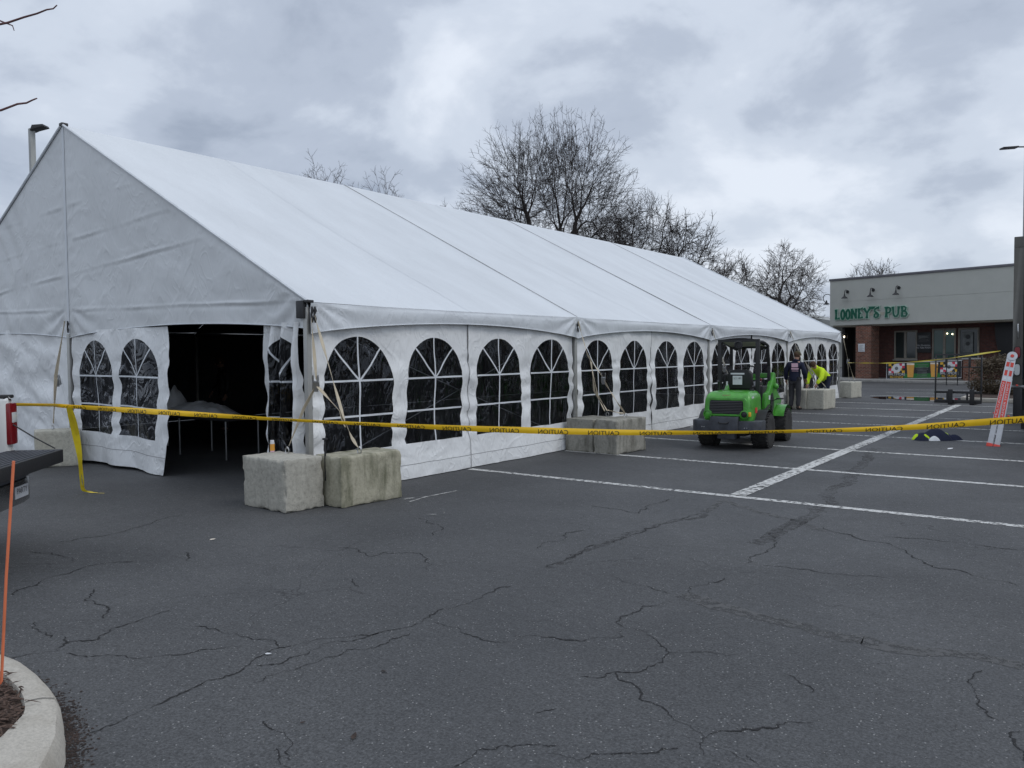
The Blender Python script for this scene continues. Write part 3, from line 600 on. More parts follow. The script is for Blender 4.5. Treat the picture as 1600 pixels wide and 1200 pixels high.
# arched-window walls from a constrained triangulation
def arch(cx, z0=.50, zs=1.44, zt=2.03, hw=.60, seed=0):
    pts = []
    def wob(z): return .016 * math.sin(z * 17 + seed) + .012 * nz3(z * 6, seed, 0)
    for i in range(12): t = i / 12; pts.append((lerp(cx - hw, cx + hw, t), z0 + .01 * nz3(t * 3, seed, 2)))
    for i in range(14): t = i / 14; z = lerp(z0, zs, t); pts.append((cx + hw + wob(z) * (1 if i else 0), z))
    for i in range(22): a = PI * i / 22; pts.append((cx + hw * math.cos(a) + (wob(zs) if i == 0 else 0), zs + (zt - zs) * math.sin(a)))
    for i in range(14): t = i / 14; z = lerp(zs, z0, t); pts.append((cx - hw + wob(z + 1), z))
    return pts
def inside(p, poly):
    c = False; n = len(poly); x, y = p
    for i in range(n):
        x1, y1 = poly[i]; x2, y2 = poly[i - 1]
        if (y1 > y) != (y2 > y) and x < (x2 - x1) * (y - y1) / (y2 - y1) + x1: c = not c
    return c
def window_wall(L, H, wins, mapf, seed, name='sidewall_panel', flip=False, mat='wall', topf=None, step=.062, label=None):
    """L x H cloth with arched windows; mapf(u, z) -> world point"""
    polys = [arch(c, hw=hw, seed=seed * 3 + k) for k, (c, hw) in enumerate(wins)]
    vs = []; edges = []
    top = topf or (lambda u: H)
    def loop(pts):
        b = len(vs); vs.extend(Vector(p) for p in pts); n = len(pts); edges.extend((b + i, b + (i + 1) % n) for i in range(n))
    nb = int(L / step); nh = int(H / step)
    outer = [(L * i / nb, 0) for i in range(nb)] + [(L, top(L) * i / nh) for i in range(nh)] + [(L * (nb - i) / nb, top(L * (nb - i) / nb)) for i in range(nb)] + [(0, top(0) * (nh - i) / nh) for i in range(nh)]
    loop(outer)
    for p in polys: loop(p)
    for i in range(1, nb):
        for k in range(1, nh):
            u, z = L * i / nb + rnd.uniform(-.012, .012), H * k / nh + rnd.uniform(-.012, .012)
            if z < top(u) - .03: vs.append(Vector((u, z)))
    res = delaunay_2d_cdt(vs, edges, [], 0, 1e-6); V, F = res[0], res[2]
    P3 = [mapf(v.x, v.y) for v in V]; groups = [[] for _ in polys]; wall = []
    for f in F:
        c = ((V[f[0]].x + V[f[1]].x + V[f[2]].x) / 3, (V[f[0]].y + V[f[1]].y + V[f[2]].y) / 3)
        for k, p in enumerate(polys):
            if abs(c[0] - wins[k][0]) < .7 and inside(c, p): groups[k].append(f); break
        else:
            if c[1] < top(c[0]): wall.append(f)
    def mk(fs, nm, mt, par):
        used = sorted({i for f in fs for i in f}); mp_ = {i: k for k, i in enumerate(used)}
        g = MB(); g.add([P3[i] for i in used], [tuple(mp_[i] for i in (f[::-1] if flip else f)) for f in fs]); return g.build(nm, M[mt], par, smooth=80)
    w_ = mk(wall, name, mat, tent)
    if label: w_['label'] = label
    nrm = lambda u, z: ((Vector(mapf(u + .01, z)) - Vector(mapf(u, z))).cross(Vector(mapf(u, z + .01)) - Vector(mapf(u, z)))).normalized() * (-1 if flip else 1)
    for k, (c, hw) in enumerate(wins):
        pane = mk(groups[k], 'window_pane', 'vinyl', w_)
        zs, zt, z0 = 1.44, 2.03, .50; b = MB()
        def strip(a, bb, wd=.026):
            n = max(3, int(math.dist(a, bb) / .07)); pts = []; sd_ = []
            for i in range(n + 1):
                t = i / n; u, z = lerp(a[0], bb[0], t), lerp(a[1], bb[1], t); q = nrm(u, z); pts.append(Vector(mapf(u, z)) + q * .005)
                t2 = Vector(mapf(u + (bb[0] - a[0]) * .01, z + (bb[1] - a[1]) * .01)) - Vector(mapf(u, z)); sd_.append(t2.cross(q).normalized())
            b.ribbon(pts, sd_, wd)
        strip((c, z0), (c + .008 * rnd.uniform(-1, 1), zt)); strip((c - hw, zs), (c + hw, zs)); strip((c - hw, .97), (c + hw, .965))
        strip((c, zs), (c - hw * .68, zs + (zt - zs) * .73)); strip((c, zs), (c + hw * .68, zs + (zt - zs) * .73))
        b.build('window_bars', M['seamlight'], w_)
    return w_, nrm
def cloth(u, z, s, amp=1.0):
    wv = math.exp(-((min(abs(u - .06), abs(u - 1.55), abs(u - 3.06))) / .16) ** 2) * sstep((1.9 - z) / .4) * sstep((z - .3) / .3)
    d = .045 * nz3(u * 1.0 + s * 5, z * .7, s) + .026 * nz3(u * 3.5 + z * .8, z * 1.6 - u, s + 9) + .024 * wv * math.sin(z * 19 + 5 * nz3(u, z * 1.5, s)) + .006 * nz3(u * 7 + z * 3, z * 7, s + 3)
    return d * amp
for j in range(4):
    y0, y1 = YP[j] + .055, YP[j + 1] - .055; half = (y1 - y0) / 2
    for q in range(2):
        ya = y0 + q * half; L = half - .004; s = j * 2 + q + 1
        mapf = lambda u, z, ya=ya, s=s: (XE - .035 + cloth(u, z, s) + .035 * math.sin(PI * min(1, z / 2.3)) * 0 + .03 * sstep((.5 - z) / .5), ya + u + .012 * math.sin(z * 5 + s), z + .012)
        w_, nrm = window_wall(L, 2.38, [(.80, .60), (2.30, .60)], mapf, s)
        # hem seams near the ground and panel joint
        h = MB(); pts = [Vector(mapf(u, .20)) + Vector((.004, 0, 0)) for u in np.linspace(0, L, 50)]; h.ribbon(pts, (0, 0, 1), .008); h.build('hem_line', M['seamline'], w_)
        if q == 0:
            h = MB(); pts = [Vector(mapf(L, z)) + Vector((.008, .003, 0)) for z in np.linspace(0, 2.3, 40)]; h.ribbon(pts, (0, 1, 0), .016); h.build('panel_joint', M['seamline'], w_)
# plain far walls
for nm, fn in (('sidewall_panel', lambda u, v: (XW + .03, lerp(YP[0], YP[4], u), lerp(2.4, 0.01, v))),):
    g = MB(); g.grid(fn, 60, 4); g.build(nm, M['wall'], tent)
g = MB(); g.grid(lambda u, v: (lerp(XW, XE - .03, u), YP[4], lerp(2.35, 0.01, v)), 40, 4); g.build('endwall_panel', M['wall'], tent)
# gable front: plain wall left of the centre post
g = MB()
def fn(u, v):
    x = lerp(XW + .03, XR - .06, u); z = lerp(2.33, .02, v)
    d = .09 * nz3(x * .6, z * .7, 2) + .05 * nz3(x * 1.1 + z * 1.3, z * 2.6, 5) + .02 * nz3(x * 3, z * 5 + x * 2, 7)
    return (x, YP[0] + .0 - d * sstep(v * 5) * sstep(u * 9) * sstep((1 - u) * 9), z)
g.grid(fn, 100, 70, flip=True); g.build('endwall_panel', M['wall'], tent, smooth=70)
# left door curtain, two windows, drawn open
Lc = 3.02
def mapL(u, z):
    t = u / Lc; tr = sstep((t - .55) / .45)
    x = XR + .10 + u * .985 + .13 * tr * math.sin(PI * min(1, z / 2.3)) ** .8 - .05 * tr * (1 - z / 2.3)
    y = YP[0] - .01 - .10 * tr * (1 - z / 2.4) - cloth(u, z, 31, .9) - .035 * math.sin(u * 5.5 + z) * (1 - z / 2.6)
    return (x, y, z + .05 - .035 * tr * (1 - z / 2.3))
w_, _ = window_wall(Lc, 2.2, [(.80, .58), (2.14, .56)], mapL, 31, 'door_curtain', label='left door curtain with two arched windows, bowed open')
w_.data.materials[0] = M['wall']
h = MB(); h.ribbon([Vector(mapL(u, .26)) + Vector((0, -.006, 0)) for u in np.linspace(0, Lc, 60)], (0, 0, 1), .008); h.build('hem_line', M['seamline'], w_)
# right door curtain bunched beside the corner post
def mapR(u, z):
    t = u / 1.55; x = -8.87 + .74 * t - .07 * (1 - t) * (1 - z / 2.3) + .015 * math.sin(z * 6)
    y = YP[0] + .02 + .085 * math.sin(t * PI * 6 + .5 * math.sin(z * 2)) * (.35 + .65 * sstep(z / .6)) * (1 - .5 * sstep((z - 1.7) / .5)) - cloth(u, z, 41, .8)
    return (x, y, z + .02)
window_wall(1.55, 2.2, [(.80, .58)], mapR, 41, 'door_curtain', step=.045, label='right door curtain gathered in pleats beside the corner post')

# ------------------------------------------------------------------ concrete ballast blocks
def conc_block(cx, cy, lx, ly, h, rz, mat, label, seed, rough=1.0):
    n = 26; bm = bmesh.new(); bmesh.ops.create_cube(bm, size=1.0)
    bmesh.ops.subdivide_edges(bm, edges=bm.edges[:], cuts=n, use_grid_fill=True)
    for v in bm.verts:
        p = v.co; x, y, z = p.x * lx, p.y * ly, p.z * h
        ex = [abs(abs(p.x) - .5) * lx, abs(abs(p.y) - .5) * ly, abs(abs(p.z) - .5) * h]; ex.sort()
        e = math.exp(-ex[1] / .016)                      # close to an edge
        q = Vector((x * 3 + seed * 5, y * 3, z * 3)); d = noise.noise(q) * .005 + noise.noise(q * 4) * .003 * rough + noise.noise(q * 9) * .003 * rough
        chip = max(0, noise.noise(q * 2.2 + Vector((7, 3, 1))) - .12) * .060 * e * rough
        dirv = Vector((p.x * 2, p.y * 2, p.z * 2)); dirv = Vector([c_ ** 5 for c_ in dirv]); L = dirv.length
        nn = dirv / L if L > 0 else Vector((0, 0, 1))
        r = nn * (d - chip - .010 * e)
        if p.z < -.49: r.z = max(r.z, 0)
        v.co = Vector((x, y, z + h / 2)) + r
        v.co.z = max(v.co.z, .001)
        v.co.x += .006 * noise.noise(Vector((z * 2, seed, 0))); v.co.y += .02 * noise.noise(Vector((z * 2, seed, 9)))
    me = bpy.data.meshes.new('concrete_block'); bm.to_mesh(me); bm.free(); me.shade_smooth(); me.set_sharp_from_angle(angle=math.radians(50))
    me.materials.append(M[mat]); o = bpy.data.objects.new('concrete_block', me); sc.collection.objects.link(o)
    o.location = (cx, cy, 0); o.rotation_euler = (0, 0, math.radians(rz)); return tag(o, label, 'concrete block', 'concrete ballast blocks round the tent')
conc_block(-7.83, 5.90, .86, .54, .61, -3, 'concA', 'rough crumbling grey concrete block beside the tent doorway with an orange bottle on it', 1, 1.5)
conc_block(-7.33, 6.66, .50, .94, .605, -4, 'concB', 'concrete block with green-brown stains, right half of the nearest pair', 2, .8)
conc_block(-7.60, 12.62, .60, .80, .60, -4, 'concC', 'grey concrete block, left half of the middle pair behind the caution tape', 3, .9)
conc_block(-7.02, 12.66, .50, .98, .61, -4, 'concC', 'dark streaked concrete block, right half of the middle pair', 4, .9)
conc_block(-7.56, 25.3, .58, .95, .60, -3, 'concD', 'pale concrete block with its left end behind the man in navy', 5, .5)
conc_block(-6.99, 25.35, .52, 1.0, .60, -5, 'concD', 'pale concrete block beside the bending man in the yellow top', 6, .5)
conc_block(-7.80, 31.9, .62, 1.0, .60, -8, 'concD', 'single pale concrete block at the far corner of the tent', 7, .5)
conc_block(-13.98, 6.02, .52, .66, .60, -22, 'concD', 'concrete block partly behind the lowered tailgate of the pickup', 8, .5)

def web(name, pts, wd, par, mat='strap', side=(.6, -.8, 0)):
    g = MB(); pts = [Vector(p) for p in pts]; fine = []
    for a, b in zip(pts[:-1], pts[1:]):
        n = 6
        for i in range(n): fine.append(a.lerp(b, i / n))
    fine.append(pts[-1]); th = .004
    vs = []
    for i, p in enumerate(fine):
        d = (fine[min(i + 1, len(fine) - 1)] - fine[max(i - 1, 0)]).normalized(); s_ = Vector(side); s_ = (s_ - d * s_.dot(d)).normalized()
        tw = .35 * math.sin(i * .5 + p.x * 9); n_ = d.cross(s_); s2 = s_ * math.cos(tw) + n_ * math.sin(tw); n2 = d.cross(s2)
        vs += [p + s2 * wd / 2 + n2 * th / 2, p - s2 * wd / 2 + n2 * th / 2, p - s2 * wd / 2 - n2 * th / 2, p + s2 * wd / 2 - n2 * th / 2]
    fs = [(i * 4 + k, i * 4 + (k + 1) % 4, i * 4 + 4 + (k + 1) % 4, i * 4 + 4 + k) for i in range(len(fine) - 1) for k in range(4)]
    g.add(vs, fs); return g.build(name, M[mat], par)
def hook(p, par, s=.09):
    p = Vector(p); g = MB(); g.tube([p + Vector((0, 0, s)), p + Vector((.03, 0, s * .6)), p + Vector((.02, .01, .012)), p + Vector((-.02, -.01, .01)), p + Vector((-.03, 0, s * .6)), p + Vector((0, 0, s))], .0075, 6, caps=False)
    return g.build('hook', M['zinc'], par, smooth=60)
def ratchet(p, par):
    p = Vector(p); g = MB(); X = Matrix.Translation(p) @ Matrix.Rotation(.6, 4, 'Z') @ Matrix.Rotation(.3, 4, 'X')
    g.box(-.035, -.028, -.03, .03, -.09, .09, X); g.box(.028, .035, -.03, .03, -.09, .09, X); g.box(-.028, .028, -.035, -.025, -.11, .02, X); g.box(-.028, .028, .0, .02, -.015, .015, X)
    g.tube([X @ Vector((-.04, 0, 0)), X @ Vector((.04, 0, 0))], .016, 8)
    return g.build('ratchet', M['zinc'], par, bevel=.003)
def shackle(p, par):
    p = Vector(p); g = MB(); g.tube([p + Vector((.012 * math.sin(i * 2.2), 0, -.05 * i)) for i in range(5)], [.012, .02, .012, .02, .01], 6); return g.build('shackle', M['dkmetal'], par, smooth=60)
def strapset(name, lab, top, parts, rat=None, hooks=(), mat='strap', wd=.066):
    t = thing(name, lab, 'strap', (hooks[0][0], hooks[0][1], hooks[0][2]), 'tie down straps from tent posts to concrete blocks')
    for pts in parts: web('webbing', pts, wd, t, mat)
    if rat: ratchet(rat, t)
    for h in hooks: hook(h, t)
    if top: shackle(top, t)
    return t
strapset('tie_down_strap', 'tan ratchet strap slanting left down to the rough block with the bottle', (-7.86, 6.40, 2.40),
         [[(-7.86, 6.39, 2.25), (-7.63, 6.26, 1.50)], [(-7.65, 6.25, 1.40), (-7.80, 6.20, 1.15), (-7.93, 6.07, .70)], [(-7.61, 6.26, 1.42), (-7.35, 6.38, 1.12), (-7.28, 6.40, .93)]], (-7.64, 6.26, 1.47), [(-7.94, 6.05, .60)])
strapset('tie_down_strap', 'tan strap slanting right down to the stained block of the nearest pair', (-7.84, 6.43, 2.40),
         [[(-7.83, 6.42, 2.28), (-7.62, 6.42, 1.75), (-7.30, 6.40, 1.02)], [(-7.30, 6.40, 1.02), (-7.24, 6.46, .80), (-7.22, 6.54, .68)]], None, [(-7.21, 6.55, .60)])
strapset('tie_down_strap', 'slack looped strap from the second post to the middle pair of blocks', (-7.88, 12.62, 2.38),
         [[(-7.86, 12.60, 2.38), (-7.60, 12.50, 1.75), (-7.24, 12.42, 1.36)], [(-7.22, 12.42, 1.30), (-7.05, 12.55, .95), (-6.98, 12.76, .70)], [(-7.62, 12.62, 1.66), (-7.52, 12.72, 1.0), (-7.44, 12.92, .72)], [(-7.44, 12.92, .72), (-7.0, 12.78, .68)], [(-7.55, 12.54, 1.68), (-7.50, 12.56, 1.1), (-7.42, 12.8, .72)]], (-7.22, 12.42, 1.34), [(-6.97, 12.78, .60), (-7.43, 12.92, .60)])
strapset('tie_down_strap', 'tan strap from the fourth post to the blocks beside the two men', (-7.86, 25.05, 2.40),
         [[(-7.86, 25.03, 2.40), (-7.60, 24.95, 1.85), (-7.45, 25.1, 1.55)], [(-7.45, 25.1, 1.55), (-7.1, 25.3, .68)], [(-7.4, 25.15, 1.4), (-6.9, 25.4, .70)]], None, [(-7.08, 25.3, .60), (-6.9, 25.42, .60)], 'strapw')
strapset('tie_down_strap', 'strap at the far corner of the tent tied with yellow tape', (-7.86, 31.2, 2.40),
         [[(-7.86, 31.22, 2.40), (-7.72, 31.50, 1.40)], [(-7.74, 31.50, 1.42), (-7.74, 31.75, .70)], [(-7.70, 31.50, 1.35), (-7.58, 31.80, .70)]], (-7.72, 31.49, 1.38), [(-7.73, 31.78, .60), (-7.57, 31.83, .60)])
strapset('tie_down_strap', 'strap from the gable centre post down to the block behind the tailgate', (-14.25, 6.36, 2.42),
         [[(-14.22, 6.30, 2.42), (-14.15, 6.10, 1.5), (-14.02, 5.98, .70)]], (-14.18, 6.14, 1.42), [(-14.02, 5.97, .60)])
strapset('tie_down_strap', 'strap from the third post down behind the green loader', (-7.86, 18.9, 2.38),
         [[(-7.86, 18.9, 2.35), (-7.45, 18.7, 1.45)], [(-7.45, 18.7, 1.42), (-7.2, 18.9, .70)]], (-7.45, 18.68, 1.4), [(-7.2, 18.9, .60)], 'strapw')
conc_block(-7.25, 19.0, .55, 1.0, .60, -4, 'concD', 'concrete block at the third post, behind the green loader', 9, .5)
# bottle and steel spike on the near pair
b = thing('drink_bottle', 'small orange bottle with pale lid on the rough concrete block', 'bottle', (-8.19, 6.02, .612), rz=.4)
X = Matrix.Translation((-8.19, 6.02, .612))
g = MB(); g.lathe([(.026, 0), (.028, .006), (.028, .018)], 16, X); g.build('base', M['pink'], b, smooth=40)
g = MB(); g.lathe([(.0285, .018), (.0285, .10)], 16, X); g.build('label_band', M['bottle'], b, smooth=40)
g = MB(); g.lathe([(.028, .10), (.028, .112), (.024, .122), (.024, .142), (.021, .146)], 16, X); g.build('lid', M['label'], b, smooth=40)
g = MB(); g.tube([(-7.42, 6.20, .30), (-7.42, 6.20, .80)], .012, 8); g.tube([(-7.42, 6.20, .79), (-7.42, 6.20, .81)], .032, 12)
tag(g.build('ground_stake', M['black'], smooth=40), 'black steel stake with a flat head standing between the nearest two blocks', 'stake')

# ------------------------------------------------------------------ caution tape
def smooth_path(pts, n=12):
    pts = [Vector(p) for p in pts]; out = []
    for i in range(len(pts) - 1):
        p0 = pts[max(i - 1, 0)]; p1 = pts[i]; p2 = pts[i + 1]; p3 = pts[min(i + 2, len(pts) - 1)]
        for k in range(n):
            t = k / n; out.append(.5 * ((2 * p1) + (p2 - p0) * t + (2 * p0 - 5 * p1 + 4 * p2 - p3) * t * t + (3 * p1 - p0 - 3 * p2 + p3) * t ** 3))
    out.append(pts[-1]); return out
def cum(path):
    c = [0]
    for a, b in zip(path[:-1], path[1:]): c.append(c[-1] + (b - a).length)
    return c
def at(path, c, s):
    s = max(0, min(c[-1] - 1e-6, s)); i = int(np.searchsorted(c, s, side='right')) - 1; t = (s - c[i]) / max(1e-9, c[i + 1] - c[i])
    return path[i].lerp(path[i + 1], t), (path[i + 1] - path[i]).normalized()
tape_pts = [(-7.49, 1.58, 1.44), (-8.30, 2.45, 1.40), (-9.69, 4.03, 1.26), (-10.44, 4.66, 1.18), (-8.84, 5.11, 1.13), (-7.24, 5.70, 1.065), (-6.03, 6.13, 1.03), (-4.96, 6.56, 1.005), (-3.69, 7.05, 1.0), (-2.55, 7.49, 1.03), (-1.52, 7.95, 1.08), (-.56, 8.36, 1.17), (.6, 8.85, 1.26), (1.15, 12.5, 1.22), (1.03, 17.80, 1.5)]
path = smooth_path(tape_pts, 10); cc = cum(path)
def tilt(s):          # rotation of the band about its own run, 0 = upright
    return .45 * sstep((5.8 - s) / 1.5) + .25 * math.sin(s * .9) + .9 * math.exp(-((s - 12.5) / .8) ** 2) + .35 * math.exp(-((s - 7.4) / .6) ** 2)
def tape_pt(s, v):    # v in -1..1
    p, d = at(path, cc, s); side = d.cross(Vector((0, 0, 1))).normalized(); a = tilt(s)
    wdt = .033 * (.78 + .22 * math.sin(s * 1.3 + .6))
    up = Vector((0, 0, 1)) * math.cos(a) + side * math.sin(a)
    return p + up * v * wdt + side * (.006 * (1 - v * v) + .002 * math.sin(s * 9)), side
root = thing('caution_tape', 'yellow plastic caution tape strung across the near side of the tent', 'tape', tape_pts[3])
g = MB(); ns = 260
for i in range(ns + 1):
    pass
g.grid(lambda u, v: tape_pt(u * cc[-1], v * 2 - 1)[0], 480, 4); g.build('tape_band', M['tape'], root, smooth=60)
tv, tf = text_mesh('CAUTION', .068)
xs = [v.x for v in tv]; W_ = max(xs) - min(xs)
s = 4.4; g = MB()
while s < 18.5:
    vs = []
    for v in tv:
        sl = s + (-(v.x)) * 1.05; vv = (v.y - .012) / .032; vv = max(-.96, min(1.0, vv)); p, sd_ = tape_pt(sl, vv)
        vs.append(p + sd_ * .0035)
    g = MB(); g.add(vs, tf); g.build('printed_word', M['ink'], root); s += .52
tl = smooth_path([(-10.43, 4.64, 1.17), (-10.55, 4.76, .85), (-10.62, 4.84, .5), (-10.73, 4.89, .22), (-10.78, 4.94, .05), (-10.70, 5.02, .012), (-10.52, 5.09, .008)], 10)
g = MB(); sd_ = []; wd = []
for i, p in enumerate(tl):
    t = i / len(tl); a = .5 + .6 * math.sin(t * 6); sd_.append(Vector((.8 * math.cos(a), .6 * math.cos(a), .25 * math.sin(a * 2))).normalized() + Vector((0, .3 * math.sin(t * 9), 0))); wd.append(.075 * (.45 + .55 * abs(math.sin(t * 4 + 1.0))) if t < .86 else .018)
g.ribbon(tl, sd_, wd)
g.ribbon([p + Vector((.028 * math.sin(i * .25), .02, -.01 if p.z > .1 else .004)) for i, p in enumerate(tl[:50])], sd_[:50], .03)
tag(g.build('caution_tape_end', M['tape2'], smooth=60), 'loose end of yellow tape hanging down to the asphalt left of the doorway', 'tape')
far = smooth_path([(-7.72, 31.48, 1.33), (-6.4, 28.6, 1.36), (-4.9, 25.1, 1.42), (-3.3, 21.4, 1.54), (-1.55, 17.35, 1.76)], 10)
g = MB(); g.ribbon(far, [Vector((0, .5 * math.sin(i * .4), 1)).normalized() for i in range(len(far))], [.036 * (.55 + .45 * math.sin(i * .7 + 1)) for i in range(len(far))])
tag(g.build('caution_tape', M['tape2']), 'thin yellow tape stretched from the far tent corner to the top of the ladder', 'tape')

# ------------------------------------------------------------------ island, kerb, mulch, marker stake, small tree
outer = smooth_path([(-8.5, 1.0, 0), (-6.4, 1.5, 0), (-5.12, 1.80, 0), (-4.62, 1.83, 0), (-4.20, 1.77, 0), (-3.87, 1.66, 0), (-3.53, 1.48, 0), (-3.15, 1.13, 0), (-2.85, .55, 0), (-2.7, -.2, 0), (-2.75, -1.2, 0), (-3.4, -2.3, 0), (-6, -2.8, 0), (-8.5, -2.8, 0)], 8)
cen = Vector((-5.6, -.5, 0)); g = MB(); n = len(outer)
def inward(i):
    d = outer[min(i + 1, n - 1)] - outer[max(i - 1, 0)]; q = Vector((-d.y, d.x, 0)).normalized(); return q if q.dot(cen - outer[i]) > 0 else -q
prof = [(0, 0), (.012, .09), (.035, .135), (.075, .150), (.115, .152), (.14, .148), (.15, .10)]
rows = []
def KW(i): return 1.1 + 1.15 * sstep((i - 36) / 14)
for a, h in prof: rows.append([outer[i] + inward(i) * (a * (KW(i) if a > .04 else 1) + .008 * nz3(i * .3, a * 9, 1)) + Vector((0, 0, h + .003 * nz3(i * .7, a * 5, 2))) for i in range(n)])
vs = [p for r in rows for p in r]; fs = [(j * n + i, j * n + i + 1, (j + 1) * n + i + 1, (j + 1) * n + i) for j in range(len(prof) - 1) for i in range(n - 1)]
g.add(vs, [f[::-1] for f in fs]); tag(g.build('kerb', M['kerb'], smooth=50), kind='structure')
def edge_dirt():
    i = rnd.randrange(n - 1); p = outer[i].lerp(outer[i + 1], rnd.random()) - inward(i) * abs(rnd.gauss(0, .045)); return p.x, p.y
tag(chips(5200, edge_dirt, .0025, .011).build('kerb_debris', M['chip']), kind='stuff')
g = MB()
for k_ in (14, 35, 64):
    g.ribbon([outer[k_] + inward(k_) * a * (KW(k_) if a > .04 else 1) + Vector((0, 0, h + .0035)) - inward(k_) * (.003 if h < .14 else 0) for a, h in prof[:6]], (outer[k_ + 1] - outer[k_]).normalized(), .007)
tag(g.build('kerb_joints', M['crack']), kind='structure')
g = MB(); inn = [outer[i] + inward(i) * .145 * KW(i) + Vector((0, 0, .118)) for i in range(n)]
g.add(inn, [tuple(range(n - 1, -1, -1))]); tag(g.build('mulch_bed', M['mulch']), kind='structure')
g = MB(); inn2 = [(p.x, p.y) for p in inn]
cnt = 0
while cnt < 5200:
    x, y = rnd.uniform(-6.0, -2.9), rnd.uniform(.3, 1.78)
    if x < -4.9 and rnd.random() < .75: continue
    over = inside((x + rnd.gauss(0, .02), y + rnd.gauss(0, .02)), inn2)
    if not over: continue
    cnt += 1; L_ = rnd.uniform(.010, .042); wd_ = rnd.uniform(.0025, .006); a = rnd.uniform(0, PI); z = (.128 if inside((x, y), inn2) else .154) + rnd.uniform(0, .022)
    X = Matrix.Translation((x, y, z)) @ Matrix.Rotation(a, 4, 'Z') @ Matrix.Rotation(rnd.uniform(-.35, .35), 4, 'Y')
    g.add([(-L_, -wd_, 0), (L_, -wd_ * .6, 0), (L_ * .9, wd_, 0), (-L_ * .8, wd_, .001), (0, 0, wd_ * 1.5)], [(0, 1, 4), (1, 2, 4), (2, 3, 4), (3, 0, 4)], X)
tag(g.build('bark_mulch', M['shred']), kind='stuff')
g = MB(); g.tube([(-4.47, 1.615, .10), (-4.435, 1.645, .7), (-4.398, 1.682, 1.28)], .0075, 8)
tag(g.build('marker_stake', M['orange'], smooth=60), 'thin orange fibreglass marker stake standing in the mulch island', 'stake')

def hier_tree(base, tips, r_tip, expo=2.35, jit=.06, step=.30, trunk=None, seed=1, sides=5, twig=True, tl_=(.3, .7), droop=0.0, maxr=.4, min_r=.006):
    """limbs that keep splitting towards clusters of tip points"""
    R_ = random.Random(seed); big = MB(); tw = MB()
    def seg(path, r0, r1):
        n = len(path); rs = [lerp(r0, r1, i / (n - 1)) for i in range(n)]
        if r0 > .05: big.tube(path, rs, 7, caps=False)
        elif r0 > .018: big.tube(path, rs, 4, caps=False)
        else: tw.tube(path, rs, 3, caps=False)
    def bend(a, b, d0, k=3):
        L = (b - a).length; m = []
        for i in range(k + 1):
            t = i / k; p = a.lerp(b, t); c_ = a + d0 * L * t
            p = p.lerp(c_, (1 - t) * .28 * min(1, t * 3))
            if 0 < i < k: p = p + Vector((R_.gauss(0, 1), R_.gauss(0, 1), R_.gauss(0, .6))) * jit * L * .35
            m.append(p)
        return m
    def twigs(p, d, n):
        for _ in range(n):
            L = R_.uniform(*tl_); dd = (d + Vector((R_.gauss(0, .7), R_.gauss(0, .7), R_.gauss(.0, .5)))).normalized()
            q = p + dd * L * .5; e = q + (dd + Vector((R_.gauss(0, .3), R_.gauss(0, .3), R_.gauss(.1, .25)))).normalized() * L * .5
            tw.tube([p, q, e], [r_tip * .9, r_tip * .7, r_tip * .45], 3, caps=False)
            if R_.random() < .7:
                e2 = q + (dd + Vector((R_.gauss(0, .7), R_.gauss(0, .7), R_.gauss(.1, .4)))).normalized() * L * .4; tw.tube([q, e2], [r_tip * .6, r_tip * .4], 3, caps=False)
    def grow(p, d, T, r, depth):
        n = len(T)
        if n == 1:
            pa = bend(p, Vector(T[0]), d, 3); seg(pa, r, r_tip); dd = (pa[-1] - pa[-2]).normalized()
            if twig:
                twigs(pa[-1], dd, 3); twigs(pa[2], dd, 2); twigs(pa[1], dd, 1)
            return
        c = Vector(T.mean(axis=0)); dist_ = (c - p).length
        f = step * R_.uniform(.6, 1.2) * (1.45 if depth < 4 else 1)
        target = p.lerp(c, f); L = (target - p).length
        nd = (target - p).normalized(); pa = bend(p, target, d, 3); r1 = max(r_tip, r * .93)
        seg(pa, r, r1); nd = (pa[-1] - pa[-2]).normalized()
        rel = T - np.array(target); rel = rel / (np.linalg.norm(rel, axis=1)[:, None] + 1e-6); rc = rel - rel.mean(axis=0)
        u_, s_, vt = np.linalg.svd(rc, full_matrices=False); ax = vt[0] * .8 + vt[1] * R_.uniform(-.7, .7); pr = rc @ ax
        k = max(1, min(n - 1, int(n * R_.choice([.3, .4, .5, .5, .6, .7])))); idx = np.argsort(pr)
        for ids in (idx[:k], idx[k:]):
            rr_ = max(r_tip, r1 * (len(ids) / n) ** (1 / expo)); grow(target, nd, T[ids], rr_, depth + 1)
    base = Vector(base); st = base
    r0 = min(maxr, r_tip * len(tips) ** (1 / expo) * 1.05)
    if trunk:
        top = Vector(trunk); pa = bend(base, top, Vector((0, 0, 1)), 4); big.tube(pa, [r0 * 1.5, r0 * 1.15, r0 * 1.05, r0, r0 * .97], 9, caps=False); st = top
    grow(st, Vector((0, 0, 1)), tips, r0 * .97, 0)
    return big, tw
def crown_tips(n, c, rx, ry, rz, zmin, seed, inner=.45, shape=None):
    r = np.random.RandomState(seed); out = []
    while len(out) < n:
        p = r.normal(size=3); p /= np.linalg.norm(p); rad = inner + (1 - inner) * r.rand() ** .55
        lump = 1 + .16 * noise.noise(Vector(p * 2.2) + Vector((seed, 0, 0))) + .08 * noise.noise(Vector(p * 5) + Vector((seed, 3, 0)))
        q = np.array([c[0] + p[0] * rx * rad * lump, c[1] + p[1] * ry * rad * lump, c[2] + p[2] * rz * rad * lump])
        if q[2] < zmin: continue
        if shape and not shape(q): continue
        out.append(q)
    return np.array(out)
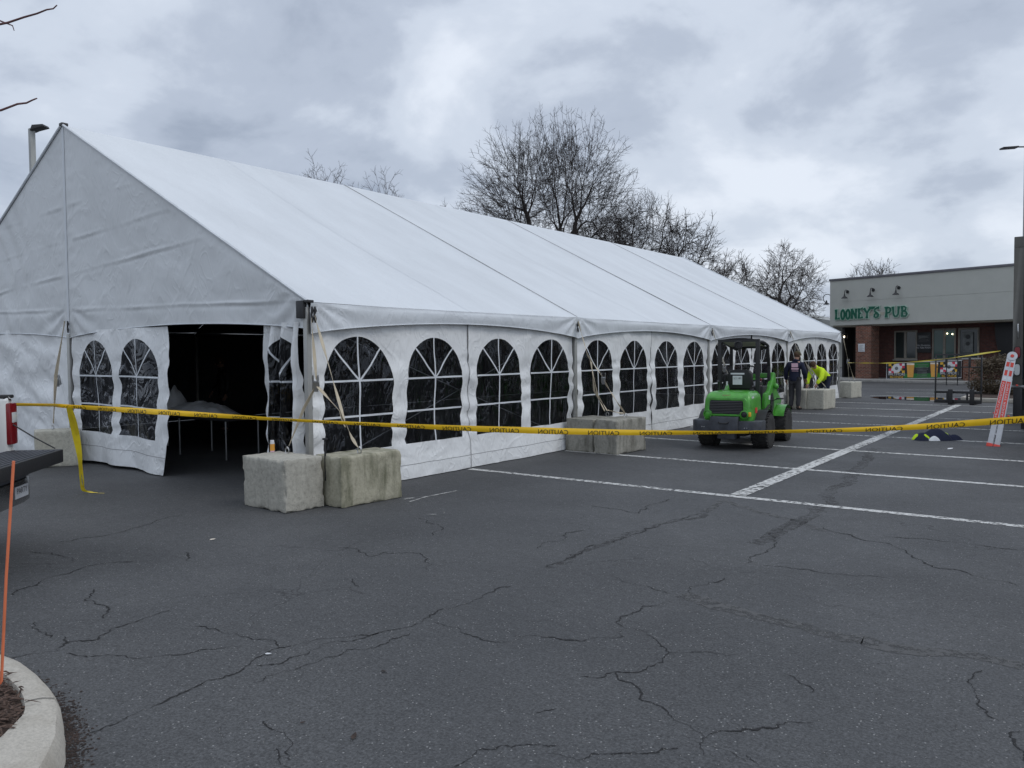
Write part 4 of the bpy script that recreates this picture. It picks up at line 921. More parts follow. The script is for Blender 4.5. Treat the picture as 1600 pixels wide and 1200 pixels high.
def tree(name, label, base, tips, r_tip, mat='bark', trunk=None, seed=1, group='bare winter trees behind the tent', **k):
    t = thing(name, label, 'tree', base, group); big, tw = hier_tree(base, tips, r_tip, trunk=trunk, seed=seed, **k)
    if big.v: big.build('trunk', M[mat], t, smooth=70)
    o = tw.build('crown', M[mat], t)
    return t
# small tree rooted in the island, two of its twigs reach into view
ip = np.array([(-4.26, 1.90, 3.57), (-4.34, 1.82, 3.11), (-5.2, 1.4, 4.4), (-5.9, 1.3, 4.6), (-6.4, .4, 4.9), (-5.4, -.4, 4.7), (-6.6, -.5, 4.2), (-4.9, .1, 5.0), (-5.8, .9, 5.4), (-6.9, .7, 4.4)])
tt = thing('sapling', 'young bare tree at the left edge, only two reddish twig tips in view', 'tree', (-5.9, .5, .11))
g = MB(); g.tube([(-5.9, .5, .11), (-5.88, .5, 1.2), (-5.85, .55, 2.3), (-5.8, .6, 3.3), (-5.8, .7, 4.3), (-5.8, .85, 5.2)], [.045, .038, .03, .022, .012, .004], 8); g.build('trunk', M['bark2'], tt, smooth=60)
for st, tip, mid in (((-5.82, .58, 2.9), (-4.26, 1.90, 3.57), (-4.46, 1.74, 3.49)), ((-5.83, .57, 2.6), (-4.34, 1.82, 3.11), (-4.48, 1.71, 3.055)), ((-5.8, .62, 3.4), (-6.8, .2, 4.6), (-6.3, .4, 3.9)), ((-5.8, .62, 3.1), (-5.6, -.6, 4.5), (-5.7, 0, 3.7)), ((-5.8, .7, 3.8), (-5.5, 1.6, 5.0), (-5.7, 1.2, 4.3))):
    pa = smooth_path([st, Vector(st).lerp(Vector(mid), .5) + Vector((0, 0, .02)), mid, tip], 5); pa = [p + Vector((rnd.gauss(0, 1), rnd.gauss(0, 1), rnd.gauss(0, 1))) * .004 for p in pa]
    g = MB(); g.tube(pa, [lerp(.011, .0032, i / (len(pa) - 1)) for i in range(len(pa))], 6)
    if mid[2] > 3.45 and tip[0] > -4.3: g.tube([(-4.49, 1.72, 3.50), (-4.44, 1.76, 3.475), (-4.435, 1.765, 3.45)], [.004, .003, .002], 5)
    g.build('branch', M['twigred'], tt, smooth=60)

# ------------------------------------------------------------------ trees behind
def sh(q):  # lean of the outline: fuller to the right low down
    return True
tree('bare_tree', 'tallest bare tree, rounded crown fanning up behind the tent roof', (-28.1, 41.8, 0), crown_tips(2600, (-28.1, 41.8, 9.9), 6.0, 6.0, 6.7, 5.0, 3, .25), .0095, trunk=(-28.1, 41.8, 4.4), seed=5, maxr=.75, expo=1.76, tl_=(.3, .7), step=.24, jit=.035)
tree('bare_tree', 'smaller bare tree directly right of the tallest one', (-24.0, 43.2, 0), crown_tips(700, (-24.4, 43.0, 6.9), 3.2, 3.2, 4.2, 3.5, 9, .3), .009, trunk=(-24.0, 43.2, 1.8), seed=8, expo=1.95, jit=.04)
tree('bare_tree', 'low bushy bare tree leaning right above the tent ridge', (-22.0, 40.4, 0), crown_tips(700, (-21.2, 41.0, 6.9), 3.2, 3.2, 3.9, 3.5, 12, .35), .009, trunk=(-22.0, 40.4, 1.5), seed=18, expo=1.95, jit=.04)
tree('bare_tree', 'thin bare tree leaning far right beside the leaning bush', (-20.2, 41.6, 0), crown_tips(330, (-19.1, 42.3, 6.6), 2.2, 2.2, 2.9, 3.0, 14, .4), .012, trunk=(-20.6, 41.3, 1.5), seed=21, expo=1.95, jit=.04)
tree('bare_tree', 'round bare tree between the tent ridge end and the pub', (-19.5, 60.5, 0), crown_tips(800, (-19.3, 60.8, 5.9), 2.9, 2.9, 3.9, 2.5, 23, .3), .011, mat='bark2', trunk=(-19.4, 60.6, 1.6), seed=30, expo=1.95, jit=.04)
tree('bare_tree', 'hazy bare tree left of the round tree by the pub', (-23.6, 59.5, 0), crown_tips(600, (-23.3, 60.0, 5.8), 2.6, 2.6, 3.6, 2.5, 26, .3), .013, mat='bark2', trunk=(-23.5, 59.8, 1.5), seed=33, expo=1.95, jit=.04)
tree('bare_tree', 'bare treetops showing above the roof near the first seam', (-35.6, 30.2, 0), crown_tips(160, (-35.7, 30.1, 9.0), 2.6, 2.6, 4.0, 6.0, 41, .4), .010, mat='bark2', trunk=(-35.6, 30.2, 3.0), seed=41, expo=2.2)
tree('bare_tree', 'second bare treetop just right of the first roof seam', (-32.9, 32.2, 0), crown_tips(140, (-32.9, 32.2, 8.2), 2.0, 2.0, 3.8, 6.0, 43, .4), .010, mat='bark2', trunk=(-32.9, 32.2, 3.0), seed=43, expo=2.2)
tree('bare_tree', 'small bare treetop barely clearing the roof left of the tall tree', (-31.6, 36.3, 0), crown_tips(90, (-31.6, 36.3, 7.8), 1.6, 1.6, 3.4, 6.0, 44, .4), .010, mat='bark2', trunk=(-31.6, 36.3, 3.0), seed=44, expo=2.2)
tree('bare_tree', 'bare treetop rising behind the left part of the pub roof', (-16.3, 75.7, 0), crown_tips(260, (-16.2, 75.7, 6.6), 2.9, 2.9, 3.3, 3.5, 51, .3), .014, mat='bark2', trunk=(-16.3, 75.7, 2.5), seed=51, expo=2.2)

# ------------------------------------------------------------------ pub
pubo = (-13.45, 50.5, 0); prz = math.radians(-16.15)
def pubthing(name, label, cat, p, group=None):
    X = Matrix.Translation(pubo) @ Matrix.Rotation(prz, 4, 'Z'); q = X @ Vector(p)
    return thing(name, label, cat, q, group, world=False, rz=prz)
pub = pubthing('pub_building', 'single storey brick and grey stucco pub with green letter sign', 'building', (0, 0, 0))
def PB(*b): g = MB(); [g.box(*q) for q in b]; return g
PB((0, 24, 0, 2.6, 3.30, 4.70), (0.0, 24, 0.012, 2.6, 4.70, 4.725), (0, 24, 0, 2.6, 4.725, 6.0)).build('fascia', M['stucco'], pub)
PB((-.05, 24.05, -.06, 14, 6.0, 6.13)).build('coping', M['coping'], pub, bevel=.02)
PB((.0, 24, 2.6, 13.9, 0, 5.99)).build('rear_wall', M['stucco'], pub)
PB((.02, 23.98, .3, 2.55, 3.22, 3.30)).build('soffit', M['beige'], pub)
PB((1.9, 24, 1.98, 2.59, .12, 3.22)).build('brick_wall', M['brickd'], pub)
PB((0.0, .12, 1.4, 2.6, .12, 3.22), (.12, 1.9, 2.5, 2.59, .12, 3.22)).build('entrance_recess', M['void'], pub)
PB((.15, 1.2, 2.40, 2.49, .12, 2.2)).build('entrance_door', M['boot'], pub, bevel=.01)
for x in (1.65, 12.5, 19.5):
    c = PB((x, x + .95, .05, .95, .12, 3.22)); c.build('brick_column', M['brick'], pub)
PB((7.75, 8.6, -.05, .5, .12, 1.25)).build('low_brick_pier', M['brick'], pub)
g = PB((7.70, 8.65, -.10, .55, 1.25, 1.33)); g.build('pier_cap', M['walk'], pub, bevel=.01)
def window(x0, x1, z0, z1, mull, mat='glass', lab=None):
    f = MB(); y = 1.98; w_ = .09
    f.box(x0, x1, y - .05, y + .05, z1 - w_, z1); f.box(x0, x1, y - .05, y + .05, z0, z0 + w_); f.box(x0, x0 + w_, y - .05, y + .05, z0 + w_, z1 - w_); f.box(x1 - w_, x1, y - .05, y + .05, z0 + w_, z1 - w_)
    for m in mull: f.box(m - .07, m + .07, y - .045, y + .05, z0 + w_, z1 - w_)
    o = f.build('window', M['tan'], pub, bevel=.006)
    ed = [x0 + w_] + [q for m in mull for q in (m - .07, m + .07)] + [x1 - w_]
    for a, b in zip(ed[::2], ed[1::2]): PB((a, b, y - .012, y - .004, z0 + w_, z1 - w_)).build('pane', M[mat], o)
    if lab: o['label'] = lab
    PB((x0 - .05, x1 + .05, y - .12, y - .05, z0 - .06, z0)).build('window_sill', M['walk'], o, bevel=.005)
    return o
window(3.0, 4.36, 1.22, 2.92, [3.66]); window(5.2, 6.5, 1.22, 2.98, [5.87], 'glassg', 'window with green neon-lit interior and two lit bulbs')
window(6.62, 7.72, 1.22, 2.98, []); window(8.7, 11.4, 1.22, 3.1, [9.9]); window(14.2, 17.0, 1.22, 2.98, [15.6])
g = MB(); g.prism([(x, z) for x, z in ((8.55, 3.2), (8.6, 2.3), (8.75, 1.6), (8.95, 1.5), (9.6, 1.5), (9.65, 3.2))], 0, .08, Matrix.Translation((0, 1.85, 0)) @ Matrix.Rotation(PI / 2, 4, 'X'))
g.build('dark_window_film', M['black'], pub, bevel=.01)
for x, z in ((6.03, 2.69), (6.31, 2.65)):
    g = MB(); g.ball((x, 1.93, z), .035, n=8, m=6); g.build('light_bulb', M['bulb'], pub, smooth=60)
p = pubthing('wall_poster', 'black poster with pale line art and white lettering between pub windows', 'poster', (4.75, 1.9, 1.62))
PB((-.39, .39, 0, .025, 0, 1.17)).build('panel', M['bdark'], p, bevel=.004)
g = MB()
for k in range(7): g.box(-.30 + .06 * math.sin(k * 2), .18 + .12 * math.sin(k * 1.3), -.006, 0, .62 + k * .06, .632 + k * .06)
g.add([(-.28, -.007, .80), (-.05, -.007, .86), (.30, -.007, .88), (.05, -.007, .95), (-.3, -.007, .98)], [(0, 1, 2, 3, 4)]); g.build('line_art', M['poster'], p)
TX = lambda x, y, z: Matrix.Translation((x, y, z)) @ Matrix.Rotation(PI / 2, 4, 'X')
def txt(g, s, size, x, y, z, sx=1.0, al='CENTER'):
    v, f = text_mesh(s, size, 0, al); g.add([(q.x * sx, q.y, 0) for q in v], f, TX(x, y, z)); return g
g = MB(); txt(g, 'No Questions', .13, 0, -.008, .42); txt(g, 'No Tabs FOOD', .13, 0, -.008, .28); g.build('lettering', M['label'], p)
p = pubthing('window_poster', 'tall pale poster with a dark badge in the right pub window', 'poster', (7.15, 1.9, 1.62))
PB((-.27, .27, 0, .02, 0, 1.12)).build('panel', M['poster'], p, bevel=.004)
for rb, zb in ((.11, .48), (.13, .86)): g = MB(); g.lathe([(rb, 0), (rb, .006)], 16, TX(0, -.002, zb)); g.build('badge', M['bdark'], p)
p = pubthing('notice_sign', 'small white notice fixed to the brick pub column', 'sign', (2.02, .03, 1.70))
PB((-.20, .20, -.005, .015, 0, .47)).build('panel', M['label'], p, bevel=.003)
g = MB()
for k in range(8): g.box(-.15, .15 - .06 * (k % 3), -.009, -.006, .05 + k * .047, .062 + k * .047)
g.build('small_print', M['poster'], p)
# entrance lantern and lamps
p = pubthing('entrance_lantern', 'lit glass lantern hanging in the dark pub entrance', 'lantern', (.42, .9, 2.45))
g = MB(); g.tube([(0, 0, .42), (0, 0, .77)], .012, 6); g.box(-.14, .14, -.14, .14, .36, .42); g.box(-.14, .14, -.14, .14, 0, .03)
for sx in (-1, 1):
    for sy in (-1, 1): g.box(sx * .13 - .012, sx * .13 + .012, sy * .13 - .012, sy * .13 + .012, .03, .36)
g.build('frame', M['black'], p); g = MB(); g.ball((0, 0, .17), (.04, .04, .06), n=8, m=6); g.build('bulb', M['bulb'], p, smooth=60)
def gooseneck(x, z, lab, side=False):
    p = pubthing('gooseneck_lamp', lab, 'lamp', (x if side else x + .1, 0, z - (0 if side else .02)), 'black gooseneck lamps above the pub sign')
    g = MB()
    if side: pa = [(0, .3, 0), (-.25, .3, .28), (-.55, .3, .25), (-.62, .3, 0), (-.45, .3, -.25)]; c = (-.42, .3)
    else: pa = [(0, 0, .22), (0, -.12, .37), (0, -.31, .34), (0, -.36, .16), (0, -.36, .06)]; c = (0, -.36)
    g.tube(smooth_path(pa, 5), .022, 6); g.build('arm', M['black'], p, smooth=60)
    g = MB(); zb = -.25 if side else -.05
    X = Matrix.Translation((c[0], c[1], zb)); g.lathe([(q * .78, h_ * .78) for q, h_ in [(.235, -.10), (.225, -.06), (.15, .0), (.075, .06), (.05, .2), (.03, .24)]], 18, X); g.build('shade', M['black'], p, smooth=50)
    g = MB(); g.lathe([(.095, 0), (.095, .05), (.05, .07)], 14, Matrix.Translation((0, 0, .28)) @ Matrix.Rotation(PI / 2, 4, 'X')) if not side else g.box(-.05, 0, .24, .36, -.07, .07)
    g.build('wall_mount', M['black'], p, smooth=50)
gooseneck(1.05, 5.03, 'leftmost of the three gooseneck lamps above the green sign'); gooseneck(2.64, 5.03, 'middle gooseneck lamp above the green sign'); gooseneck(4.14, 5.05, 'rightmost of the three gooseneck lamps above the green sign')
gooseneck(0, 4.95, 'gooseneck lamp bracketed out from the left end wall of the pub', True)
# channel letters
sign = pubthing('pub_sign', 'green raised letters reading LOONEY\'S PUB on grey stucco', 'sign', (.40, -.02, 3.64))
def letter(ch, x0, wd, h, zoff=0):
    S = []      # strokes: polyline pts in unit box, widths
    if ch == 'L': S = [([(.22, 1), (.25, .5), (.22, 0)], [.30, .17, .26]), ([(.1, .05), (.6, .06), (.98, .12)], [.14, .13, .26])]
    if ch == 'O': S = [([(.5 + .37 * math.cos(a), .46 + .46 * math.sin(a)) for a in np.linspace(0, 2 * PI, 17)], [.20] * 17)]
    if ch == 'N': S = [([(.15, 1), (.18, .5), (.13, 0)], [.26, .17, .26]), ([(.12, .98), (.5, .5), (.85, .05)], [.24, .22, .2]), ([(.85, 1), (.82, .5), (.85, 0)], [.26, .16, .2])]
    if ch == 'E': S = [([(.22, 1), (.25, .5), (.22, 0)], [.26, .2, .26]), ([(.15, .94), (.6, .93), (.98, .98)], [.12, .12, .24]), ([(.25, .5), (.7, .52)], [.10, .18]), ([(.15, .05), (.6, .05), (.98, .14)], [.13, .13, .26])]
    if ch == 'Y': S = [([(.05, .98), (.3, .7), (.5, .5)], [.26, .2, .16]), ([(.98, .98), (.72, .75), (.5, .5)], [.26, .2, .16]), ([(.5, .52), (.5, .25), (.48, 0)], [.17, .18, .3])]
    if ch == 'S': S = [([(.98, .97), (.6, .95), (.25, .82), (.25, .62), (.6, .48), (.85, .3), (.75, .1), (.45, .03), (.15, .12), (.2, .35), (.5, .45)], [.30, .16, .15, .17, .2, .2, .18, .17, .18, .15, .1])]
    if ch == 'P': S = [([(.28, 1), (.3, .5), (.28, 0)], [.28, .19, .32]), ([(.02, .94), (.5, .97), (.86, .85), (.9, .65), (.7, .45), (.32, .42)], [.16, .15, .18, .2, .17, .12])]
    if ch == 'U': S = [([(.1, 1), (.17, .6), (.18, .3), (.38, .06), (.62, .06), (.82, .3), (.84, .6), (.9, 1)], [.28, .18, .18, .18, .18, .18, .18, .28])]
    if ch == 'B': S = [([(.24, 1), (.26, .5), (.24, 0)], [.26, .19, .26]), ([(.1, .95), (.55, .96), (.78, .82), (.72, .62), (.3, .52)], [.14, .14, .17, .17, .12]), ([(.4, .52), (.8, .45), (.92, .25), (.75, .06), (.1, .05)], [.12, .16, .19, .17, .15])]
    if ch == "'": S = [([(.5, 1.12), (.45, .85)], [.8, .3])]
    out = []
    for grow, y0, y1, mat in ((.045, 0, -.07, 'signedge'), (0, -.07, -.10, 'signgreen')):
        g = MB()
        for si, (pts, ws) in enumerate(S):
            P_ = [Vector((x0 + a * wd, zoff + b * h, 0)) for a, b in pts]; W = [q * h * .92 + grow * 2 for q in ws]; nP = len(P_); vs = []; e = .0015 * si
            for i, p in enumerate(P_):
                d = (P_[min(i + 1, nP - 1)] - P_[max(i - 1, 0)]).normalized(); s_ = Vector((-d.y, d.x, 0))
                ext = d * (grow if i == nP - 1 else -grow if i == 0 else 0)
                for sg in (-1, 1):
                    q = p + ext + s_ * sg * W[i] / 2
                    vs += [(q.x, y0, q.y), (q.x, y1 - e, q.y)]
            fs = []
            for i in range(nP - 1):
                a = i * 4; b = a + 4; fs += [(a, b, b + 1, a + 1), (a + 2, a + 3, b + 3, b + 2), (a + 1, b + 1, b + 3, a + 3), (a, a + 2, b + 2, b)]
            fs += [(0, 1, 3, 2), (nP * 4 - 4, nP * 4 - 2, nP * 4 - 1, nP * 4 - 3)]
            g.add(vs, fs)
        if mat == 'signedge': base = g.build('letter', M[mat], sign)
        else: g.build('letter_face', M[mat], base)
x = 0
for ch, wd in (('L', .36), ('O', .33), ('O', .33), ('N', .44), ('E', .36), ('Y', .48), ("'", .1), ('S', .40), (' ', .30), ('P', .46), ('U', .50), ('B', .46)):
    if ch != ' ': letter(ch, x, wd * .87, .60, .02)
    x += wd * .87 + (.045 if ch != ' ' else 0)
PB((1.85, 3.2, 0, .02, .18, .34)).build('raceway', M['beige'], sign)
# banner
ban = pubthing('beer_banner', 'black and green beer banner hung low in front of the pub windows', 'banner', (3.63, -.12, .12))
BW = 4.07
def bz(x, z): return z + .25 * x / BW * .6
def brect(x0, x1, z0, z1, y, mat, nm, par=ban):
    g = MB(); g.add([(x0, y, bz(x0, z0)), (x1, y, bz(x1, z0)), (x1, y, bz(x1, z1)), (x0, y, bz(x0, z1))], [(0, 1, 2, 3)]); return g.build(nm, M[mat], par)
g = MB(); g.add([(x, y, bz(x, z)) for y in (0, .02) for x, z in ((0, 0), (BW, 0), (BW, .92), (0, .92))], [(0, 1, 2, 3), (7, 6, 5, 4), (0, 4, 5, 1), (1, 5, 6, 2), (2, 6, 7, 3), (3, 7, 4, 0)]); sheet = g.build('banner_sheet', M['bdark'], ban)
g = MB(); g.tube([(0, -.004, bz(0, 0)), (BW, -.004, bz(BW, 0)), (BW, -.004, bz(BW, .92)), (0, -.004, bz(0, .92)), (0, -.004, bz(0, 0))], .018, 5); g.build('rope_border', M['label'], ban)
brect(1.0, 3.0, .03, .28, -.006, 'bgreen', 'green_print'); brect(1.55, 2.4, .62, .88, -.006, 'bgreen', 'green_print')
for fx in (.12, 2.98):
    fw = .92 / 6
    for a in range(6):
        for b_ in range(4):
            q = (a < 3) != (b_ < 2); odd = (a + b_) % 2
            mt = ('bgold' if odd else 'bdark') if q else ('bred' if odd else 'label')
            if mt != 'bdark': brect(fx + a * fw, fx + (a + 1) * fw, .33 + b_ * .135, .33 + (b_ + 1) * .135, -.006, mt, 'flag_print')
    g = MB(); X = TX(fx + .46, -.006, bz(fx + .46, .60)); g.lathe([(.25, 0), (.25, .004)], 18, X); g.build('round_badge', M['label'], ban)
    g = MB(); X = TX(fx + .46, -.012, bz(fx + .46, .60)); g.lathe([(.10, 0), (.10, .002)], 12, X); g.build('badge_centre', M['poster'], ban)
    g = MB(); txt(g, 'BALTIMORE', .20, fx + .47, -.014, bz(fx + .47, .26), .92); g.build('white_lettering', M['label'], ban)
    g = MB(); txt(g, 'BLONDE', .19, fx + .47, -.014, bz(fx + .47, .10), 1.05); g.build('gold_lettering', M['bgold'], ban)
for gx in (1.16, 2.45):
    g = MB(); g.add([(gx + .05, -.008, bz(gx, .08)), (gx + .36, -.008, bz(gx, .08)), (gx + .42, -.008, bz(gx, .80)), (gx, -.008, bz(gx, .80))], [(0, 1, 2, 3)]); g.build('beer_glass_print', M['beer'], ban)
    g = MB(); g.add([(gx, -.0085, bz(gx, .78)), (gx + .42, -.0085, bz(gx, .78)), (gx + .42, -.0085, bz(gx, .87)), (gx, -.0085, bz(gx, .87))], [(0, 1, 2, 3)]); g.build('beer_foam_print', M['foam'], ban)
g = MB(); r2 = random.Random(3)
for k in range(9):
    z = .08 + k * .085; a = r2.uniform(.0, .12)
    g.add([(1.68 + a, -.008, bz(1.9, z)), (2.34 - a, -.008, bz(1.9, z)), (2.34 - a, -.008, bz(1.9, z + .028)), (1.68 + a, -.008, bz(1.9, z + .028))], [(0, 1, 2, 3)])
g.build('chalk_print', M['poster'], ban)
# sidewalk
X = Matrix.Translation(pubo) @ Matrix.Rotation(prz, 4, 'Z'); g = MB(X)
g.box(-3, 24, -1.9, 2.0, .0, .12); tag(g.build('sidewalk', M['walk'], bevel=.015), kind='structure')
# pale building far behind
t = thing('distant_building', 'low pale building glimpsed between the tent and the pub', 'building', (-30, 92, 0))
g = MB(); g.box(-38, -22, 90, 100, 0, 4.2); g.build('wall', M['stucco'], t)
g = MB(); g.prism([(-10.5, 0), (10.5, 0), (0, 2.2)], -9, 9, Matrix.Translation((-30, 95, 4.2)) @ Matrix.Rotation(PI / 2, 4, 'X') @ Matrix.Rotation(0, 4, 'Y')); g.build('roof', M['polegrey'], t)

# ------------------------------------------------------------------ hedge island
g = MB(); isl = [(-3.95, 31.2), (-3.6, 30.75), (3.5, 30.0), (3.9, 30.4), (3.9, 36.5), (3.4, 37), (-3.4, 37), (-3.95, 36.4)]
g.prism(isl, 0, .15); tag(g.build('hedge_island_kerb', M['kerb'], bevel=.03), kind='structure')
g = MB(); g.prism([(-3.75, 31.3), (-3.5, 30.95), (3.4, 30.2), (3.7, 30.5), (3.7, 36.3), (3.3, 36.8), (-3.3, 36.8), (-3.75, 36.2)], .12, .17); tag(g.build('hedge_island_soil', M['mulch']), kind='structure')
def hedge(name, label, c, r, n, seed):
    t = thing(name, label, 'shrub', (c[0], c[1], .17), 'clipped shrubs in the kerbed island'); R_ = random.Random(seed); g = MB()
    def surf(th, ph, s=1.0):
        d = Vector((math.cos(th) * math.cos(ph), math.sin(th) * math.cos(ph), math.sin(ph))); k = 1 + .13 * noise.noise(d * 2.5 + Vector((seed, 0, 0))) + .07 * noise.noise(d * 7)
        q = Vector([math.copysign(abs(v) ** .6, v) for v in d]); q = q / max(1, q.length ** .5)
        return Vector((c[0] + q.x * r[0] * k * s, c[1] + q.y * r[1] * k * s, max(.2, c[2] + q.z * r[2] * k * s)))
    for _ in range(n):
        th, ph = R_.uniform(0, 2 * PI), math.asin(R_.uniform(-.95, 1)); p = surf(th, ph, R_.uniform(.80, 1.03)); s = R_.uniform(.022, .055)
        a = Vector((R_.gauss(0, 1), R_.gauss(0, 1), R_.gauss(0, 1))).normalized(); b = a.orthogonal().normalized(); b = (b * math.cos(s * 900) + a.cross(b) * math.sin(s * 900))
        u = a.cross(b); g.add([p - u * s, p + b * s * .5, p + u * s, p - b * s * .5], [(0, 1, 2, 3)])
    g.build('leaves', M['hedge'], t)
    g = MB(); 
    for _ in range(14):
        th = R_.uniform(0, 2 * PI); p = surf(th, R_.uniform(.2, 1.3), .8); g.tube([(c[0] + R_.uniform(-.2, .2), c[1] + R_.uniform(-.2, .2), .17), (Vector((c[0], c[1], .5)) + p) / 2, p], [.03, .018, .006], 5)
    g.build('stems', M['bark'], t)
hedge('clipped_shrub', 'rounded dark brown-green shrub behind the ladder, left one of the island', (-2.25, 33.9, .78), (1.75, 1.3, .80), 15000, 3)
hedge('clipped_shrub', 'second shrub of the island, hidden behind the box truck', (1.6, 33.9, .78), (1.7, 1.3, .80), 5000, 6)

# ------------------------------------------------------------------ light poles
t = thing('light_pole', 'pale square light pole with a dark flat lamp behind the tent gable', 'light pole', (-21.5, 8.88, 0), 'parking lot light poles')
g = MB(); g.box(-21.562, -21.438, 8.818, 8.942, 0, 7.50); g.build('pole', M['polegrey'], t, bevel=.015)
g = MB(); g.box(-21.68, -21.32, 8.70, 9.06, 0, .5); g.build('base', M['walk'], t, bevel=.03)
g = MB(); g.prism([(-.02, -.08), (.08, -.04), (.34, .02), (.31, .075), (.04, .06)], -.13, .13, Matrix.Translation((-21.45, 8.90, 7.50)) @ Matrix.Rotation(math.radians(35), 4, 'Z') @ Matrix.Rotation(PI / 2, 4, 'X')); g.build('lamp_head', M['dkmetal'], t, bevel=.01)
t = thing('light_pole', 'thin light pole with a flat lamp arm at the right edge of the picture', 'light pole', (-2.88, 41.6, .15), 'parking lot light poles')
g = MB(); g.tube([(-2.88, 41.6, .15), (-2.88, 41.6, 10.7)], [.085, .06], 10); g.build('pole', M['polegrey'], t, smooth=60)
g = MB(); g.beam((-2.88, 41.6, 10.62), (-3.2, 41.36, 10.62), .06, .05); g.beam((-3.2, 41.36, 10.60), (-3.74, 40.97, 10.56), .32, .07); g.build('lamp_head', M['dkmetal'], t, bevel=.01)

# ------------------------------------------------------------------ pallet fork carriage
fx, fy = -3.78, 29.25
t = thing('fork_attachment', 'black pallet fork attachment with load guard standing on the parking lot', 'loader attachment', (fx, fy, 0), world=False, rz=math.radians(-3))
def bars(lst, nm, mat='dkmetal', bev=.004):
    g = MB()
    for b in lst: g.box(*b)
    return g.build(nm, M[mat], t, bevel=bev)
hw = .68
bars([(-hw, hw, -.02, .02, 1.60, 1.65), (-hw, -hw + .045, -.02, .02, .1, 1.60), (hw - .045, hw, -.02, .02, .1, 1.60)], 'guard_frame')
bars([(x - .013, x + .013, -.012, .012, .62, 1.60) for x in (-.34, -.02, .31)] + [(-hw + .045, hw - .045, .014, .034, 1.20, 1.235)], 'guard_bars')
bars([(x - .035, x + .035, -.045, -.022, 1.2, 1.6) for x in (-.34, .33)], 'guard_stiffener')
bars([(-hw, hw, -.06, .0, .36, .44)], 'upper_carriage_bar'); bars([(-hw, hw, -.07, .0, .045, .16)], 'lower_carriage_bar')
bars([(x - .03, x + .03, -.05, -.01, .16, .36) for x in (-.30, .27)], 'carriage_plate')
for x in (-.20, .42):
    g = MB(); g.box(x - .065, x + .065, -.15, -.075, .005, .50); g.box(x - .065, x + .065, -.15, .95, 0.0, .045) if False else g.box(x - .065, x + .065, -.075, 1.0, .003, .043); g.build('fork', M['black'], t, bevel=.008)

# ------------------------------------------------------------------ folding ladder against the truck
t = thing('folding_ladder', 'folded aluminium multi-position ladder with red labels leaning on the truck', 'ladder', (-1.62, 17.04, 0))
A0, A1 = Vector((-1.73, 17.02, 0)), Vector((-1.40, 17.56, 1.66)); ax = (A1 - A0).normalized(); side = Vector((1, .10, 0)); side = (side - ax * side.dot(ax)).normalized(); dep = ax.cross(side).normalized()
if dep.y < 0: dep = -dep
for k, s in enumerate((0.0, .115)):
    for dd in (0, .42):
        b0 = A0 + side * (s + .05) + dep * dd; b1 = A1 + side * (s * .55 - .02) + dep * dd
        g = MB(); g.beam(b0 + ax * .05, b1, .085, .028, up=dep)
        r_ = g.build('rail', M['ladder'], t, bevel=.004)
        if dd == 0:
            L = (b1 - b0).length; d1 = (b1 - b0).normalized(); s1 = side
            for (u0, u1, hh, mt) in ((.26, .72, .068, 'redlabel'), (.78, .84, .045, 'redlabel'), (.88, .93, .05, 'redlabel'), (.74, .77, .04, 'label')):
                q = MB(); fr = -dep * .0165; a = b0 + d1 * L * u0 + fr; b = b0 + d1 * L * u1 + fr; q.add([a - s1 * hh / 2, a + s1 * hh / 2, b + s1 * hh / 2, b - s1 * hh / 2], [(0, 1, 2, 3)]); q.build('label_strip', M[mt], r_)
            q = MB(); v, f = text_mesh('LADDER SYSTEMS' if k else 'MULTI-POSITION', .055); fr = -dep * .0175; c = b0 + d1 * L * .51 + fr
            wdx = max(p.x for p in v) - min(p.x for p in v); q.add([c + d1 * p.x * (L * .38 / wdx) + (-s1) * p.y * .8 for p in v], f); q.build('label_lettering', M['label'], r_)
        g = MB(); g.beam(b0 - ax * .005, b0 + ax * .065, .105, .06, up=dep); g.build('foot', M['redlabel'], t, bevel=.008)
for k in range(1, 7):
    c = A0.lerp(A1, k / 7) + side * .10; g = MB(); g.tube([c + dep * .01, c + dep * .42], .017, 8); g.build('rung', M['ladder'], t, smooth=60)
for dd in (-.025, .42):
    g = MB(); c = A1 + side * .02 + dep * dd; Xh = Matrix.Translation(c) @ dep.to_track_quat('Z', 'Y').to_matrix().to_4x4(); g.lathe([(.085, 0), (.085, .03)], 20, Xh); h = g.build('hinge', M['ladder'], t, smooth=40)
    g = MB(); g.lathe([(.03, -.012), (.03, .0)], 12, Xh); g.build('hinge_knob', M['redlabel'], h, smooth=40)
for u, sgn in ((.36, -1), (.70, -1), (.70, 1), (.36, 1)):
    c = A0.lerp(A1, u) + side * (.10 + sgn * .10); g = MB(); g.tube([c, c + side * .035 * sgn], .014, 8); g.build('lock_pin', M['redlabel'], t, smooth=60)

